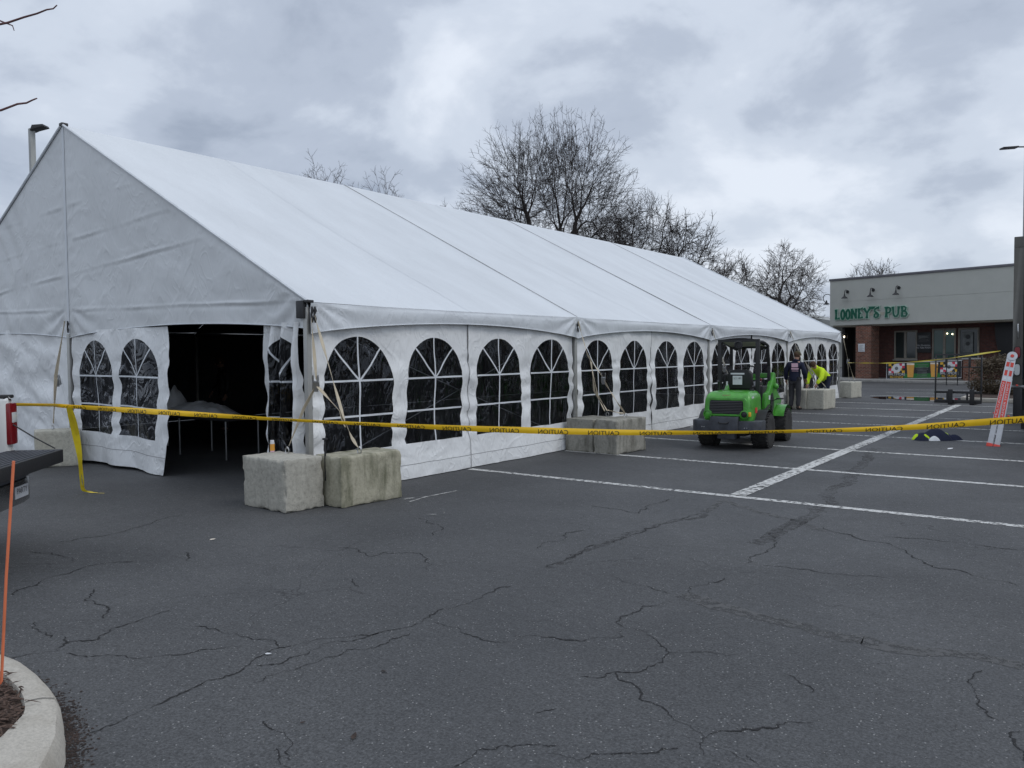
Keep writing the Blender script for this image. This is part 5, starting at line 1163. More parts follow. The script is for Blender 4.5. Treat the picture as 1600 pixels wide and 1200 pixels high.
# ------------------------------------------------------------------ jacket heap on the asphalt
jx, jy = -2.70, 17.62
t = thing('jacket_pile', 'crumpled navy work jacket with yellow reflective trim lying on the asphalt', 'jacket', (jx, jy, 0), world=False, rz=math.radians(30))
def heap(rx, ry, h, cx, cy, seed, name, mat, par, n=40, m=14, z0=0.004):
    g = MB()
    def fn(u, v):
        a = 2 * PI * u; k = 1 + .22 * nz3(math.cos(a) * 1.4, math.sin(a) * 1.4, seed) + .08 * nz3(math.cos(a) * 4, math.sin(a) * 4, seed)
        x, y = cx + rx * v * k * math.cos(a), cy + ry * v * k * math.sin(a)
        z = h * (1 - v ** 2.2) * (1 + .35 * nz3(x * 3 + seed, y * 3, 1)) + .10 * h * abs(nz3(x * 11, y * 11, seed)) * (1 - v) * 2 + h * .22 * math.sin(x * 17 + 5 * nz3(x * 4, y * 4, seed)) * (1 - v * v) * .6
        return (x, y, z0 + max(0, z))
    g.grid(fn, n, m, flip=True); return g.build(name, M[mat], par, smooth=70)
heap(.40, .23, .20, .02, 0, 2, 'jacket_body', 'navy', t); heap(.17, .10, .10, .36, -.06, 5, 'sleeve', 'navy', t); heap(.16, .11, .12, -.24, -.12, 6, 'sleeve', 'navy', t)
heap(.09, .06, .10, -.31, .0, 7, 'reflective_trim', 'hivis', t, 20, 6); heap(.08, .05, .14, .24, .0, 8, 'reflective_trim', 'hivis', t, 20, 6); heap(.09, .035, .11, -.21, -.17, 9, 'reflective_trim', 'hivis', t, 20, 6)
heap(.12, .05, .09, -.06, -.2, 10, 'grey_glove', 'tarp', t, 20, 6)

# ------------------------------------------------------------------ box truck
t = thing('box_truck', 'box truck at the right edge with its rear door open', 'truck', (-.17, 21.0, 0))
x0, x1, y0, y1 = -1.40, 1.02, 17.85, 23.6
def TB(nm, mat, *b, bev=.0, par=None):
    g = MB(); [g.box(*q) for q in b]; return g.build(nm, M[mat], par or t, bevel=bev)
TB('cargo_box', 'truckbody', (x0 + .02, x0 + .06, y0 + .12, y1, 1.10, 3.86), (x1 - .06, x1 - .02, y0 + .12, y1, 1.10, 3.86), (x0 + .06, x1 - .06, y1 - .05, y1, 1.10, 3.86), (x0 + .02, x1 - .02, y0 + .12, y1, 3.86, 3.90))
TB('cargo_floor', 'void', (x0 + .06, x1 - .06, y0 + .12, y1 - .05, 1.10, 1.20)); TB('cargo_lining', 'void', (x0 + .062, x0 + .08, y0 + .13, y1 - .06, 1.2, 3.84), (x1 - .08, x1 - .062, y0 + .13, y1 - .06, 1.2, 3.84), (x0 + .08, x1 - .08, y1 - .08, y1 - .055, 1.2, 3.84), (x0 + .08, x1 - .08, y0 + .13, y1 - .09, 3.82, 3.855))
fr = TB('rear_frame', 'truckgrey', (x0, x0 + .165, y0, y0 + .12, 1.10, 3.72), (x1 - .165, x1, y0, y0 + .12, 1.10, 3.72), (x0, x1, y0, y0 + .12, 3.72, 3.92), bev=.012)
TB('rear_sill', 'chrome', (x0 - .02, x1 + .02, y0 - .03, y0 + .13, 1.06, 1.10), bev=.006)
def oval(cx, cz, rx, rz, y, mat, nm, par):
    g = MB(); pts = []
    for k in range(20):
        a = 2 * PI * k / 20; pts.append((cx + rx * math.copysign(abs(math.cos(a)) ** .6, math.cos(a)), cz + rz * math.copysign(abs(math.sin(a)) ** .6, math.sin(a))))
    g.prism(pts, 0, .02, Matrix.Translation((0, y, 0)) @ Matrix.Rotation(PI / 2, 4, 'X')); return g.build(nm, M[mat], par, smooth=40)
for xx in (x0 + .08, x1 - .08):
    oval(xx, 1.73, .060, .115, y0 + .005, 'black', 'lamp_surround', fr); oval(xx, 1.73, .045, .10, y0 - .016, 'red', 'tail_lamp', fr)
    oval(xx, 1.40, .060, .125, y0 + .005, 'black', 'lamp_surround', fr); oval(xx, 1.40, .044, .105, y0 - .016, 'lens', 'reverse_lamp', fr)
g = MB(); g.tube([(x0 + .09, y0 - .01, 2.0), (x0 + .09, y0 - .05, 2.03), (x0 + .085, y0 - .05, 2.24), (x0 + .085, y0 - .01, 2.27)], .012, 6); g.build('grab_handle', M['chrome'], fr, smooth=60)
TB('rear_step', 'black', (x0 + .02, x0 + .17, y0 - .02, y0 + .08, .48, 1.06), (x1 - .17, x1 - .02, y0 - .02, y0 + .08, .48, 1.06), (x0 + .17, x1 - .17, y0 + .0, y0 + .08, .48, .62), bev=.01)
TB('chassis', 'black', (x0 + .5, x1 - .5, y0 + .1, y1 + 2.2, .55, 1.09)); TB('mudflap', 'black', (x0 + .1, x0 + .55, y0 + .75, y0 + .77, .2, .95), (x1 - .55, x1 - .1, y0 + .75, y0 + .77, .2, .95))
TB('cab', 'truckbody', (x0 + .15, x1 - .15, y1 + .12, y1 + 2.2, .5, 2.55), bev=.12); TB('cab_window', 'glass', (x0 + .14, x1 - .14, y1 + .6, y1 + 1.6, 1.6, 2.25), bev=.03)
for xx in (x0 + .25, x1 - .25):
    for yy in (y0 + 1.5, y1 + 1.3):
        g = MB(); X = Matrix.Translation((xx, yy, .42)) @ Matrix.Rotation(PI / 2, 4, 'Y'); g.lathe([(.24, -.13), (.38, -.13), (.42, -.09), (.42, .09), (.38, .13), (.24, .13)], 24, X); wv = g.build('wheel', M['rubber'], t, smooth=40)
        g = MB(); g.lathe([(.24, -.10), (.15, -.04), (.15, .04), (.24, .10)], 16, X); g.build('rim', M['rim'], wv, smooth=40)
tb = thing('storage_tub', 'blue plastic tub just inside the open truck', 'tub', (-1.0, 18.6, 1.2)); g = MB(); g.box(-1.2, -.8, 18.4, 18.8, 1.2, 1.46); g.build('tub', M['blue'], tb, bevel=.03); g = MB(); g.box(-1.22, -.78, 18.38, 18.82, 1.465, 1.52); g.build('lid', M['black'], tb, bevel=.01)

# ------------------------------------------------------------------ pickup with lowered tailgate
pz = math.atan2(.68, -.73)
t = thing('pickup_truck', 'white pickup at the left edge with its black-edged tailgate lowered', 'pickup', (-8.60, 3.30, 0), world=False, rz=pz)
# local: x across (0 = far side, negative towards the camera), y forward
W = -1.98
TB('bed_side', 'white', (-.07, .0, .0, 2.0, .55, 1.40), (W, W + .07, .0, 2.0, .55, 1.40), (-.16, -.07, .0, .10, .80, 1.40), (W + .07, W + .16, .0, .10, .80, 1.40), bev=.025)
TB('bed_rail_cap', 'black', (-.085, .01, -.01, 2.0, 1.405, 1.44), (W - .01, W + .085, -.01, 2.0, 1.405, 1.44), bev=.012)
TB('bed_floor', 'black', (W + .07, -.07, .0, 2.0, .80, .86)); TB('cab', 'white', (W, 0, 2.02, 4.3, .45, 1.42), (W + .12, -.12, 2.06, 3.6, 1.42, 1.92), bev=.06); TB('cab_window', 'glass', (W + .10, -.10, 2.3, 3.3, 1.46, 1.84), (W + .3, -.3, 2.035, 2.05, 1.46, 1.84), bev=.01)
TB('hood', 'white', (W + .02, -.02, 4.3, 5.3, .45, 1.16), bev=.10)
gt = TB('tailgate', 'black', (W + .17, -.15, -.50, -.02, .775, .905), bev=.018)
for k in range(9): TB('tailgate_rib', 'cweight', (W + .30, -.28, -.47 + k * .05, -.445 + k * .05, .905, .913), par=gt) if k < 9 else None
for s in (-.075, W + .075):
    g = MB(); g.box(s - .075, s + .085, -.035, .045, .955, 1.36); tl2 = g.build('tail_light', M['red'], t, bevel=.02)
    g = MB(); g.box(s - .05, s + .06, -.043, -.036, 1.17, 1.27); g.build('reverse_lens', M['lens'], tl2, bevel=.004)
g = MB(); pts = [(-.02, .08), (-.06, -.10), (-.18, -.20), (-.4, -.24), (W + .4, -.24), (W + .18, -.20), (W + .06, -.10), (W + .02, .08)]
g.prism(pts, .43, .66); bp = g.build('rear_bumper', M['chrome'], t, bevel=.04)
g = MB(); g.prism([(x, y * .97) for x, y in pts], .665, .70); g.build('bumper_step', M['cweight'], t, bevel=.008)
g = MB(); g.box(-.62, -.34, -.246, -.241, .50, .61); st = g.build('bumper_sticker', M['label'], bp)
g = MB(); txt(g, 'PARTY', .075, -.48, -.248, .565); g.build('sticker_lettering', M['ink'], st)
g = MB(); g.tube([(-.10, -.02, 1.16), (-.10, -.22, 1.02), (-.14, -.42, .91)], .007, 6); g.build('tailgate_cable', M['black'], t, smooth=60)
for xx in (-.16, W + .16):
    for yy in (1.0, 4.4):
        g = MB(); X = Matrix.Translation((xx, yy, .38)) @ Matrix.Rotation(PI / 2, 4, 'Y'); g.lathe([(.23, -.12), (.35, -.12), (.38, -.08), (.38, .08), (.35, .12), (.23, .12)], 24, X); wv = g.build('wheel', M['rubber'], t, smooth=40)
        g = MB(); g.lathe([(.23, -.09), (.12, -.03), (.12, .03), (.23, .09)], 16, X); g.build('rim', M['rim'], wv, smooth=40)
# ------------------------------------------------------------------ inside the tent
t = thing('folding_table', 'long dark table inside the tent doorway', 'table', (-13.6, 8.3, 0)); TB('tabletop', 'black', (-15.4, -11.9, 7.85, 8.7, .68, .73), bev=.01)
for xx in (-15.1, -13.55, -12.1):
    for yy in (7.95, 8.6): g = MB(); g.tube([(xx, yy, 0), (xx, yy, .68)], .016, 8); g.build('leg', M['zinc'], t, smooth=60)
t = thing('folded_canvas', 'heap of folded white tent fabric lying on the dark table', 'fabric', (-13.6, 8.3, .73), world=False)
heap(1.0, .40, .20, .2, 0, 12, 'fabric_roll', 'tarp', t, 60, 20); heap(.42, .30, .45, -.75, .0, 13, 'fabric_fold', 'tarp', t, 50, 18); heap(.8, .28, .26, -1.1, -.1, 15, 'fabric_fold', 'tarp', t, 50, 16)

# ------------------------------------------------------------------ compact articulated loader
LZ = math.radians(5)
t = thing('compact_loader', 'small bright green articulated loader with an open black roll cage', 'loader', (-5.56, 14.52, 0), world=False, rz=LZ)
def wheel(x, y, s=1):
    X = Matrix.Translation((x, y, .325)) @ Matrix.Rotation(PI / 2, 4, 'Y'); rv = bpy.data.objects.new('wheel', None); sc.collection.objects.link(rv); rv.parent = t; rv.location = (0, 0, 0)
    g = MB(); g.lathe([(.17, -.15), (.24, -.16), (.295, -.15), (.318, -.11), (.322, 0), (.318, .11), (.295, .15), (.24, .16), (.17, .15)], 36, X)
    for k in range(26):
        a = 2 * PI * k / 26
        for sg in (-1, 1):
            Y = X @ Matrix.Rotation(a + (.06 if sg > 0 else 0), 4, 'Z') @ Matrix.Translation((.315, 0, sg * .078)) @ Matrix.Rotation(sg * .5, 4, 'X'); g.box(-.012, .016, -.016, .016, -.075, .075, Y)
    ty = g.build('tyre', M['rubber'], t, smooth=40)
    ty.name = 'wheel'; bpy.data.objects.remove(rv)
    g = MB(); g.lathe([(.175, -.12), (.165, -.06), (.07, -.05), (.06, -.09 if s < 0 else -.05), (.06, .09 if s > 0 else .05), (.07, .05), (.165, .06), (.175, .12)], 24, X); r_ = g.build('rim', M['rim'], ty, smooth=40)
    g = MB()
    for k in range(5):
        a = 2 * PI * k / 5; p = X @ Vector((.09 * math.cos(a), .09 * math.sin(a), .06 * s)); g.tube([p, p + Vector((s * .015, 0, 0))], .011, 6)
    g.build('wheel_nuts', M['dkmetal'], ty)
for y in (0, 1.42):
    wheel(.50, y, 1); wheel(-.50, y, -1)
TB('chassis', 'black', (-.30, .30, -.45, .62, .24, .56), (-.12, .12, .62, .95, .30, .50), (-.30, .30, .9, 1.75, .26, .55), bev=.02)
TB('axle', 'black', (-.36, .36, -.06, .06, .26, .39), (-.36, .36, 1.36, 1.48, .26, .39), bev=.01)
# engine cover, tapered with a bevelled top
g = MB()
def loft(g, secs):
    n = len(secs[0]); vs = [p for s_ in secs for p in s_]; fs = [(i * n + k, i * n + (k + 1) % n, (i + 1) * n + (k + 1) % n, (i + 1) * n + k) for i in range(len(secs) - 1) for k in range(n)]
    fs += [tuple(range(n - 1, -1, -1)), tuple((len(secs) - 1) * n + k for k in range(n))]; g.add(vs, fs)
def rrect(hx, ya, yb, z, r=.07, n=4):
    pts = []
    for (cx, cy, a0) in ((hx - r, yb - r, 0), (-hx + r, yb - r, PI / 2), (-hx + r, ya + r, PI), (hx - r, ya + r, 1.5 * PI)):
        for k in range(n + 1): a = a0 + PI / 2 * k / n; pts.append((cx + r * math.cos(a), cy + r * math.sin(a), z))
    return pts
loft(g, [rrect(.43, -.60, .20, .50), rrect(.435, -.62, .20, .62), rrect(.42, -.60, .22, .90), rrect(.40, -.55, .24, .99), rrect(.36, -.48, .24, 1.045), rrect(.30, -.40, .2, 1.06)])
hood = g.build('engine_cover', M['green'], t, smooth=50)
g = MB()
def fan(s):      # raised surround of the grille
    return [(-.36, .62), (.36, .62), (.385, .68), (.37, .90), (.33, .955), (-.33, .955), (-.37, .90), (-.385, .68)]
o1 = fan(1); o2 = [(-.305, .655), (.305, .655), (.315, .69), (.305, .88), (.285, .905), (-.285, .905), (-.305, .88), (-.315, .69)]
vs = []; 
for (a, b), (c, d) in zip(o1, o2):
    yo = -.62 + .07 * (b - .62) ; vs += [(a, yo + .02, b), (a * .99, yo - .03, b), (c, yo - .03, d), (c, yo + .02, d)]
n = 8; fs = []
for i in range(n):
    j = (i + 1) % n; a, b = i * 4, j * 4; fs += [(a, b, b + 1, a + 1), (a + 1, b + 1, b + 2, a + 2), (a + 2, b + 2, b + 3, a + 3)]
g.add(vs, fs); g.build('grille_surround', M['green'], hood, bevel=.006)
g = MB(); g.add([(c, -.613 + .02, d) for c, d in o2][::-1], [tuple(range(8))]); g.box(-.31, .31, -.625, -.60, .655, .66)
g.add([(c, -.626, d) for c, d in o2], [tuple(range(8))]); gr = g.build('grille', M['black'], hood)
for k in range(8):
    z = .675 + k * .029; g = MB(); g.beam((-.295, -.640, z), (.295, -.640, z + .006), .012, .014, up=(0, .5, 1)); g.build('grille_slat', M['dkmetal'], hood)
for sx in (-1, 1):
    X = Matrix.Translation((sx * .335, -.66, .655)) @ Matrix.Rotation(PI / 2, 4, 'X')
    g = MB(); g.lathe([(.075, -.05), (.078, .02), (.06, .025), (.055, .0)], 20, X); r_ = g.build('lamp_ring', M['green'], hood, smooth=40)
    g = MB(); g.lathe([(.05, -.0), (.05, .012), (.03, .02)], 16, X); g.build('tail_lamp', M['black'] if sx > 0 else M['green'], r_, smooth=40)
g = MB(); g.box(.405, .445, -.655, -.60, .62, .70); g.build('amber_lamp', M['amber'], hood, bevel=.008)
g = MB(); g.box(-.055, .055, -.612, -.605, .925, .955); lb = g.build('maker_plate', M['label'], hood)
g = MB(); v, f = text_mesh('AVANT', .045); g.add([(q.x, q.y, 0) for q in v], f, Matrix.Translation((0, -.612, .995)) @ Matrix.Rotation(PI / 2 - .5, 4, 'X')); g.build('maker_lettering', M['red'], hood)
g = MB(); g.box(.405, .412, -.42, -.30, .86, .97); g.build('side_decal', M['label'], hood)
g = MB(); g.box(.434, .438, -.30, -.16, .66, .76); g.build('model_decal', M['redlabel'], hood)
# counterweight
g = MB(); pts = [(-.63, -.30), (-.63, -.62), (-.52, -.73), (.52, -.73), (.63, -.62), (.63, -.30), (.44, -.30), (.44, -.56), (-.44, -.56), (-.44, -.30)]
g.prism(pts, .33, .54); cw = g.build('counterweight', M['cweight'], t, bevel=.018)
g = MB(); g.box(-.25, .25, -.80, -.735, .36, .615); g.box(-.25, .25, -.735, -.63, .545, .615); g.build('centre_weight', M['cweight'], cw, bevel=.015)
g = MB(); g.tube([(-.09, -.80, .52), (-.06, -.83, .50), (.06, -.83, .50), (.09, -.80, .52)], .012, 6); g.build('lifting_handle', M['black'], cw, smooth=60)
g = MB(); 
for xx in (-.42, -.38, .36, .40): g.tube([(xx, -.725, .42), (xx, -.742, .42)], .011, 8)
g.build('bolts', M['zinc'], cw)
g = MB(); g.box(-.16, .16, -.66, -.50, .20, .33); g.build('tow_bracket', M['cweight'], t, bevel=.02)
# rear fenders and platform
for sx in (-1, 1):
    g = MB(); X = Matrix.Translation((0, 0, 0))
    def fn(u, v): a = lerp(.15, 2.3, u); return (sx * lerp(.36, .62, v), .0 + .385 * math.cos(a) * -1, .325 + .385 * math.sin(a))
    g.grid(fn, 12, 2, flip=sx > 0); g.build('rear_fender', M['black'], t, smooth=60)
TB('platform', 'black', (-.40, .40, .20, .95, .60, .66), bev=.01)
# seat
s_ = MB(); loft(s_, [rrect(.21, .24, .34, 1.09, .04), rrect(.235, .22, .36, 1.2, .05), rrect(.235, .20, .35, 1.36, .05), rrect(.19, .20, .32, 1.43, .04), rrect(.13, .22, .30, 1.445, .03)]); seat = s_.build('seat_back', M['black'], t, smooth=50)
TB('seat_cushion', 'black', (-.23, .23, .33, .78, 1.02, 1.13), bev=.04); TB('seat_base', 'black', (-.2, .2, .3, .74, .66, 1.02), bev=.01); TB('armrest', 'black', (-.335, -.275, .26, .6, 1.16, 1.36), (.275, .335, .40, .66, 1.14, 1.20), bev=.02)
g = MB(); g.box(-.12, .06, .188, .194, 1.16, 1.33); l1 = g.build('seat_label', M['label'], seat); g = MB(); g.box(-.16, .10, .188, .194, 1.355, 1.385); g.build('seat_label', M['label'], seat)
g = MB(); v, f = text_mesh('5.2 180', .05); g.add([(q.x, q.y, 0) for q in v], f, TX(-.03, .186, 1.28)); g.build('label_lettering', M['ink'], l1)
g = MB(); g.box(-.25, -.215, .195, .20, 1.14, 1.22); g.build('seat_sticker', M['label'], seat)
# roll cage
R = .033
def cage(pts, nm='cage_post'): g = MB(); g.tube(smooth_path(pts, 4), R, 8); return g.build(nm, M['black'], t, smooth=60)
for sx in (-1, 1):
    g = MB(); g.beam((sx * .36, .16, .96), (sx * .36, .16, 1.98), .075, .06); g.build('rear_cage_post', M['black'], t, bevel=.008)
    g = MB(); g.beam((sx * .37, .98, .80), (sx * .37, .95, 1.5), .06, .055); g.beam((sx * .37, .95, 1.5), (sx * .355, .90, 1.88), .06, .055); g.build('front_cage_post', M['black'], t, bevel=.008)
g = MB(); g.tube(smooth_path([(-.36, .16, 1.98), (-.375, .5, 1.97), (-.37, .86, 1.90), (-.30, .98, 1.87), (0, 1.0, 1.88), (.30, .98, 1.87), (.37, .86, 1.90), (.375, .5, 1.97), (.36, .16, 1.98)], 4), .028, 8); g.beam((-.39, .16, 2.0), (.39, .16, 2.0), .06, .05); g.build('roof_frame', M['black'], t, smooth=50)
g = MB(); g.grid(lambda u, v: (lerp(-.35, .35, u), lerp(.17, .96, v), 2.02 - .12 * v + .03 * math.sin(PI * u) * 1), 8, 4); rf = g.build('roof_panel', M['black'], t, smooth=60)
g = MB(); g.grid(lambda u, v: (lerp(-.33, .33, u), lerp(.20, .94, v), 1.985 - .12 * v + .03 * math.sin(PI * u)), 8, 4, flip=True); g.build('roof_lining', M['beige'], t, smooth=60)
for sx, yy in ((-1, .85), (1, .85)):
    X = Matrix.Translation((sx * .24, yy, 1.88)) @ Matrix.Rotation(PI / 2, 4, 'X'); g = MB(); g.lathe([(.02, -.10), (.065, -.06), (.07, .02), (.055, .03)], 16, X); g.tube([(sx * .24, yy, 1.93), (sx * .24, yy, 1.99)], .012, 6); g.build('work_light', M['black'], t, smooth=50)
X = Matrix.Translation((.02, .10, 1.92)) @ Matrix.Rotation(PI / 2, 4, 'X'); g = MB(); g.lathe([(.055, -.02), (.075, -.02), (.08, .03), (.06, .035), (.055, .0)], 18, X); g.build('rear_beacon', M['dkmetal'], t, smooth=50)
# steering, dashboard
g = MB(); c = Vector((.06, .80, 1.36)); X = Matrix.Translation(c) @ Matrix.Rotation(math.radians(-62), 4, 'X'); pts = [X @ Vector((.17 * math.cos(a), .17 * math.sin(a), 0)) for a in np.linspace(0, 2 * PI, 21)]
g.tube(pts, .015, 6, caps=False); [g.tube([c, X @ Vector((.17 * math.cos(a), .17 * math.sin(a), 0))], .01, 5) for a in (0, 2.2, 4.2)]; g.ball(c, .035, n=8, m=6); g.build('steering_wheel', M['black'], t, smooth=60)
g = MB(); X2 = Matrix.Translation((.06, .80, 1.36)); g.tube([c, (.06, .95, 1.05), (.06, .98, .8)], .03, 8); g.ball((.0, .64, 1.49), (.03, .03, .05), n=8, m=6); g.build('steering_column', M['black'], t, smooth=60)
g = MB(); g.box(-.05, .42, 1.06, 1.10, 1.27, 1.36); g.box(-.05, .0, 1.06, 1.10, .98, 1.27); g.box(.36, .42, 1.06, 1.10, .98, 1.27); g.box(-.42, .42, 1.05, 1.10, .70, .98); g.build('front_screen_frame', M['green'], t, bevel=.012)
g = MB(); g.box(.02, .20, 1.03, 1.055, 1.06, 1.20); g.box(.02, .2, 1.02, 1.05, .88, .96); g.build('instrument_box', M['label'], t, bevel=.008)
TB('lever_console', 'black', (.26, .38, .45, .86, .66, 1.12), bev=.02)
for k in range(3): g = MB(); g.tube([(.32, .55 + k * .08, 1.12), (.32, .55 + k * .08, 1.24)], .007, 6); g.ball((.32, .55 + k * .08, 1.25), .02, n=8, m=6); g.build('control_lever', M['red'] if k == 0 else M['black'], t, smooth=60)
# green side body of the front frame
for sx in (-1, 1):
    prof = [(.42, .62), (.60, .55), (.95, .48), (1.10, .66), (1.30, .74), (1.62, .72), (1.70, .80), (1.45, .92), (1.30, 1.02), (1.16, 1.36), (1.05, 1.38), (.98, 1.25), (.70, 1.02), (.46, .98)]
    X = Matrix(((0, 0, 1, 0), (1, 0, 0, 0), (0, 1, 0, 0), (0, 0, 0, 1)))
    g = MB(); a, b = (.36, .45) if sx > 0 else (-.45, -.36); g.prism(prof, a, b, X); sp_ = g.build('side_panel', M['green'], t, bevel=.022)
    g = MB(); g.prism([(.86 + .13 * math.cos(q), .78 + .20 * math.sin(q)) for q in np.linspace(0, 2 * PI, 20)[:-1]], 0, .01 * sx, Matrix.Translation((.452 * sx, 0, 0)) @ X) if sx > 0 else g.box(-.46, -.455, .8, .9, .7, .8); g.build('side_grille', M['black'], sp_)
    g = MB(); g.grid(lambda u, v: (sx * lerp(.40, .63, v), 1.42 - .40 * math.cos(lerp(.5, 2.6, u)), .325 + .40 * math.sin(lerp(.5, 2.6, u))), 14, 2, flip=sx > 0); g.build('front_fender', M['green'], t, smooth=60)
    g = MB(); g.box(sx * .45 - .005, sx * .45 + .008, .62, .72, .86, .94) if sx > 0 else g.box(-.458, -.45, .6, .7, .86, .94); g.build('decal', M['label'], sp_)
g = MB(); g.ball((.50, 1.0, 1.10), (.05, .06, .06), n=10, m=8); g.tube([(.44, .98, 1.08), (.50, 1.0, 1.10)], .012, 6); g.build('front_lamp', M['green'], t, smooth=60)
g = MB(); g.box(.55, .68, .80, .86, .86, .885); g.tube([(.45, .8, .82), (.58, .82, .87)], .01, 6); g.build('side_step', M['black'], t, bevel=.005)
g = MB(); g.beam((0, 1.12, 1.22), (0, 2.0, .62), .14, .12); g.beam((0, 2.0, .62), (0, 2.25, .35), .14, .12); g.build('lift_arm', M['green'], t, bevel=.012)
g = MB(); g.tube([(.0, 1.25, .7), (.0, 1.9, .78)], .035, 8); g.build('lift_cylinder', M['zinc'], t, smooth=60)
for k in range(3):
    g = MB(); g.tube(smooth_path([(.30 + .03 * k, .30, .58), (.47, .45 + .05 * k, .70 + .03 * k), (.47, .75, .60 + .05 * k), (.25, 1.1, .55)], 5), .012, 6); g.build('hydraulic_hose', M['rubber'], t, smooth=60)
g = MB(); g.tube([(-.30, -.10, 1.04), (-.30, -.10, 1.20), (-.30, -.16, 1.24)], .025, 10); g.build('exhaust_pipe', M['dkmetal'], t, smooth=60)
g = MB(); g.lathe([(.045, 0), (.045, .03), (.03, .04)], 14, Matrix.Translation((.28, .05, 1.05))); g.build('filler_cap', M['black'], t, smooth=40)
TB('attachment_plate', 'black', (-.35, .35, 2.22, 2.28, .12, .58), bev=.01)

# ------------------------------------------------------------------ people
def skin_mesh(verts, edges, radii, root=0, sub=2):
    me = bpy.data.meshes.new('sk'); me.from_pydata([tuple(v) for v in verts], edges, []); o = bpy.data.objects.new('sk', me); sc.collection.objects.link(o)
    m = o.modifiers.new('s', 'SKIN'); m.use_smooth_shade = True; m.branch_smoothing = .6
    for i, v in enumerate(me.skin_vertices[0].data):
        r = radii[i]; v.radius = r if isinstance(r, tuple) else (r, r); v.use_root = (i == root)
    q = o.modifiers.new('u', 'SUBSURF'); q.levels = sub; q.render_levels = sub
    dg = bpy.context.evaluated_depsgraph_get(); dg.update(); mm_ = bpy.data.meshes.new_from_object(o.evaluated_get(dg))
    vs = [v.co.copy() for v in mm_.vertices]; fs = [tuple(p.vertices) for p in mm_.polygons]
    bpy.data.objects.remove(o); bpy.data.meshes.remove(me); bpy.data.meshes.remove(mm_); return vs, fs
def person(label, loc, rz, J, top, legs, hat, hair, glove=False, group=None):
    t = thing('person', label, 'person', loc, group, world=False, rz=rz)
    V = {k: Vector(v) for k, v in J.items()}
    nm = ['pel', 'sp', 'ch', 'nk', 'hb', 'hm', 'ht', 'shL', 'elL', 'wrL', 'shR', 'elR', 'wrR', 'hpL', 'knL', 'anL', 'toL', 'hpR', 'knR', 'anR', 'toR']
    V['hem'] = V['pel'] + (V['pel'] - V['sp']).normalized() * .10
    ed = [('hem', 'pel'), ('pel', 'sp'), ('sp', 'ch'), ('ch', 'nk'), ('nk', 'hb'), ('hb', 'hm'), ('hm', 'ht'), ('ch', 'shL'), ('shL', 'elL'), ('elL', 'wrL'), ('ch', 'shR'), ('shR', 'elR'), ('elR', 'wrR'), ('pel', 'hpL'), ('hpL', 'knL'), ('knL', 'anL'), ('anL', 'toL'), ('pel', 'hpR'), ('hpR', 'knR'), ('knR', 'anR'), ('anR', 'toR')]
    rad = dict(hem=.14, pel=.14, sp=.135, ch=.15, nk=.058, hb=.075, hm=.092, ht=.07, shL=.07, elL=.046, wrL=.03, hpL=.09, knL=.058, anL=.04, toL=.035)
    for k in list(rad):
        if k.endswith('L'): rad[k[:-1] + 'R'] = rad[k]
    def mk(names, scale, add, sub=2):
        idx = {n_: i for i, n_ in enumerate(names)}; e = [(idx[a], idx[b]) for a, b in ed if a in idx and b in idx]
        return skin_mesh([V[n_] for n_ in names], e, [rad[n_] * scale + add for n_ in names], 0, sub)
    g = MB(); v, f = mk(nm, 1, 0); g.add(v, f)
    # face: nose, brow, ears on the head
    hm = V['hm']; fw = V.get('face', Vector((0, 1, 0))).normalized(); up = (V['ht'] - V['hb']).normalized(); rt = fw.cross(up).normalized()
    g.ball(hm + fw * .098 - up * .012, (.014, .018, .02), n=8, m=6)
    for s in (-1, 1): g.ball(hm + rt * s * .092 - up * .01, (.012, .02, .03), n=8, m=6)
    # hands
    for s, w_, e_ in (('L', 'wrL', 'elL'), ('R', 'wrR', 'elR')):
        W_ = V[w_]; d = V.get('hand' + s, (W_ - V[e_])).normalized(); sd_ = d.orthogonal().normalized() if abs(d.z) > .9 else d.cross(Vector((0, 0, 1))).normalized()
        if abs(d.z) > .9: sd_ = Vector((0, 1, 0))
        cu_ = d.cross(sd_).normalized()
        v, f = skin_mesh([W_ - d * .02, W_ + d * .04, W_ + d * .085], [(0, 1), (1, 2)], [(.026, .02), (.04, .018), (.038, .015)], 0, 1); g.add(v, f)
        for k, (o_, L) in enumerate(((-.03, .065), (-.01, .075), (.01, .07), (.03, .055))):
            b0 = W_ + d * .075 + sd_ * o_; p1 = b0 + d * L * .5 + cu_ * .006; p2 = p1 + d * L * .35 + cu_ * .016; p3 = p2 + d * L * .2 + cu_ * .016
            g.tube([b0, p1, p2, p3], [.0095, .009, .008, .006], 6)
        b0 = W_ + d * .03 - sd_ * .03; g.tube([b0, b0 + d * .03 - sd_ * .022 + cu_ * .01, b0 + d * .06 - sd_ * .028 + cu_ * .02], [.012, .011, .008], 6)
    body = g.build('body', M['skin'], t, smooth=80)
    g = MB(); v, f = mk(['hem', 'pel', 'sp', 'ch', 'nk', 'shL', 'elL', 'wrL', 'shR', 'elR', 'wrR'], 1.14, .026); v = [p + Vector((nz3(p.x * 9, p.y * 9, p.z * 7), nz3(p.x * 9 + 5, p.y * 9, p.z * 7), 0)) * .016 for p in v]
    # collar and waist stay open looking: hood roll at the neck
    g.add(v, f); jk = g.build('jacket', M[top], t, smooth=80)
    g = MB(); c = V['ch'].lerp(V['nk'], .8); g.lathe([(.085, -.03), (.10, 0), (.09, .035), (.068, .045)], 14, Matrix.Translation(c) @ (V['nk'] - V['ch']).to_track_quat('Z', 'Y').to_matrix().to_4x4()); g.build('hood', M[top], t, smooth=80)
    rad['pel'] = .10; rad['hpL'] = rad['hpR'] = .083
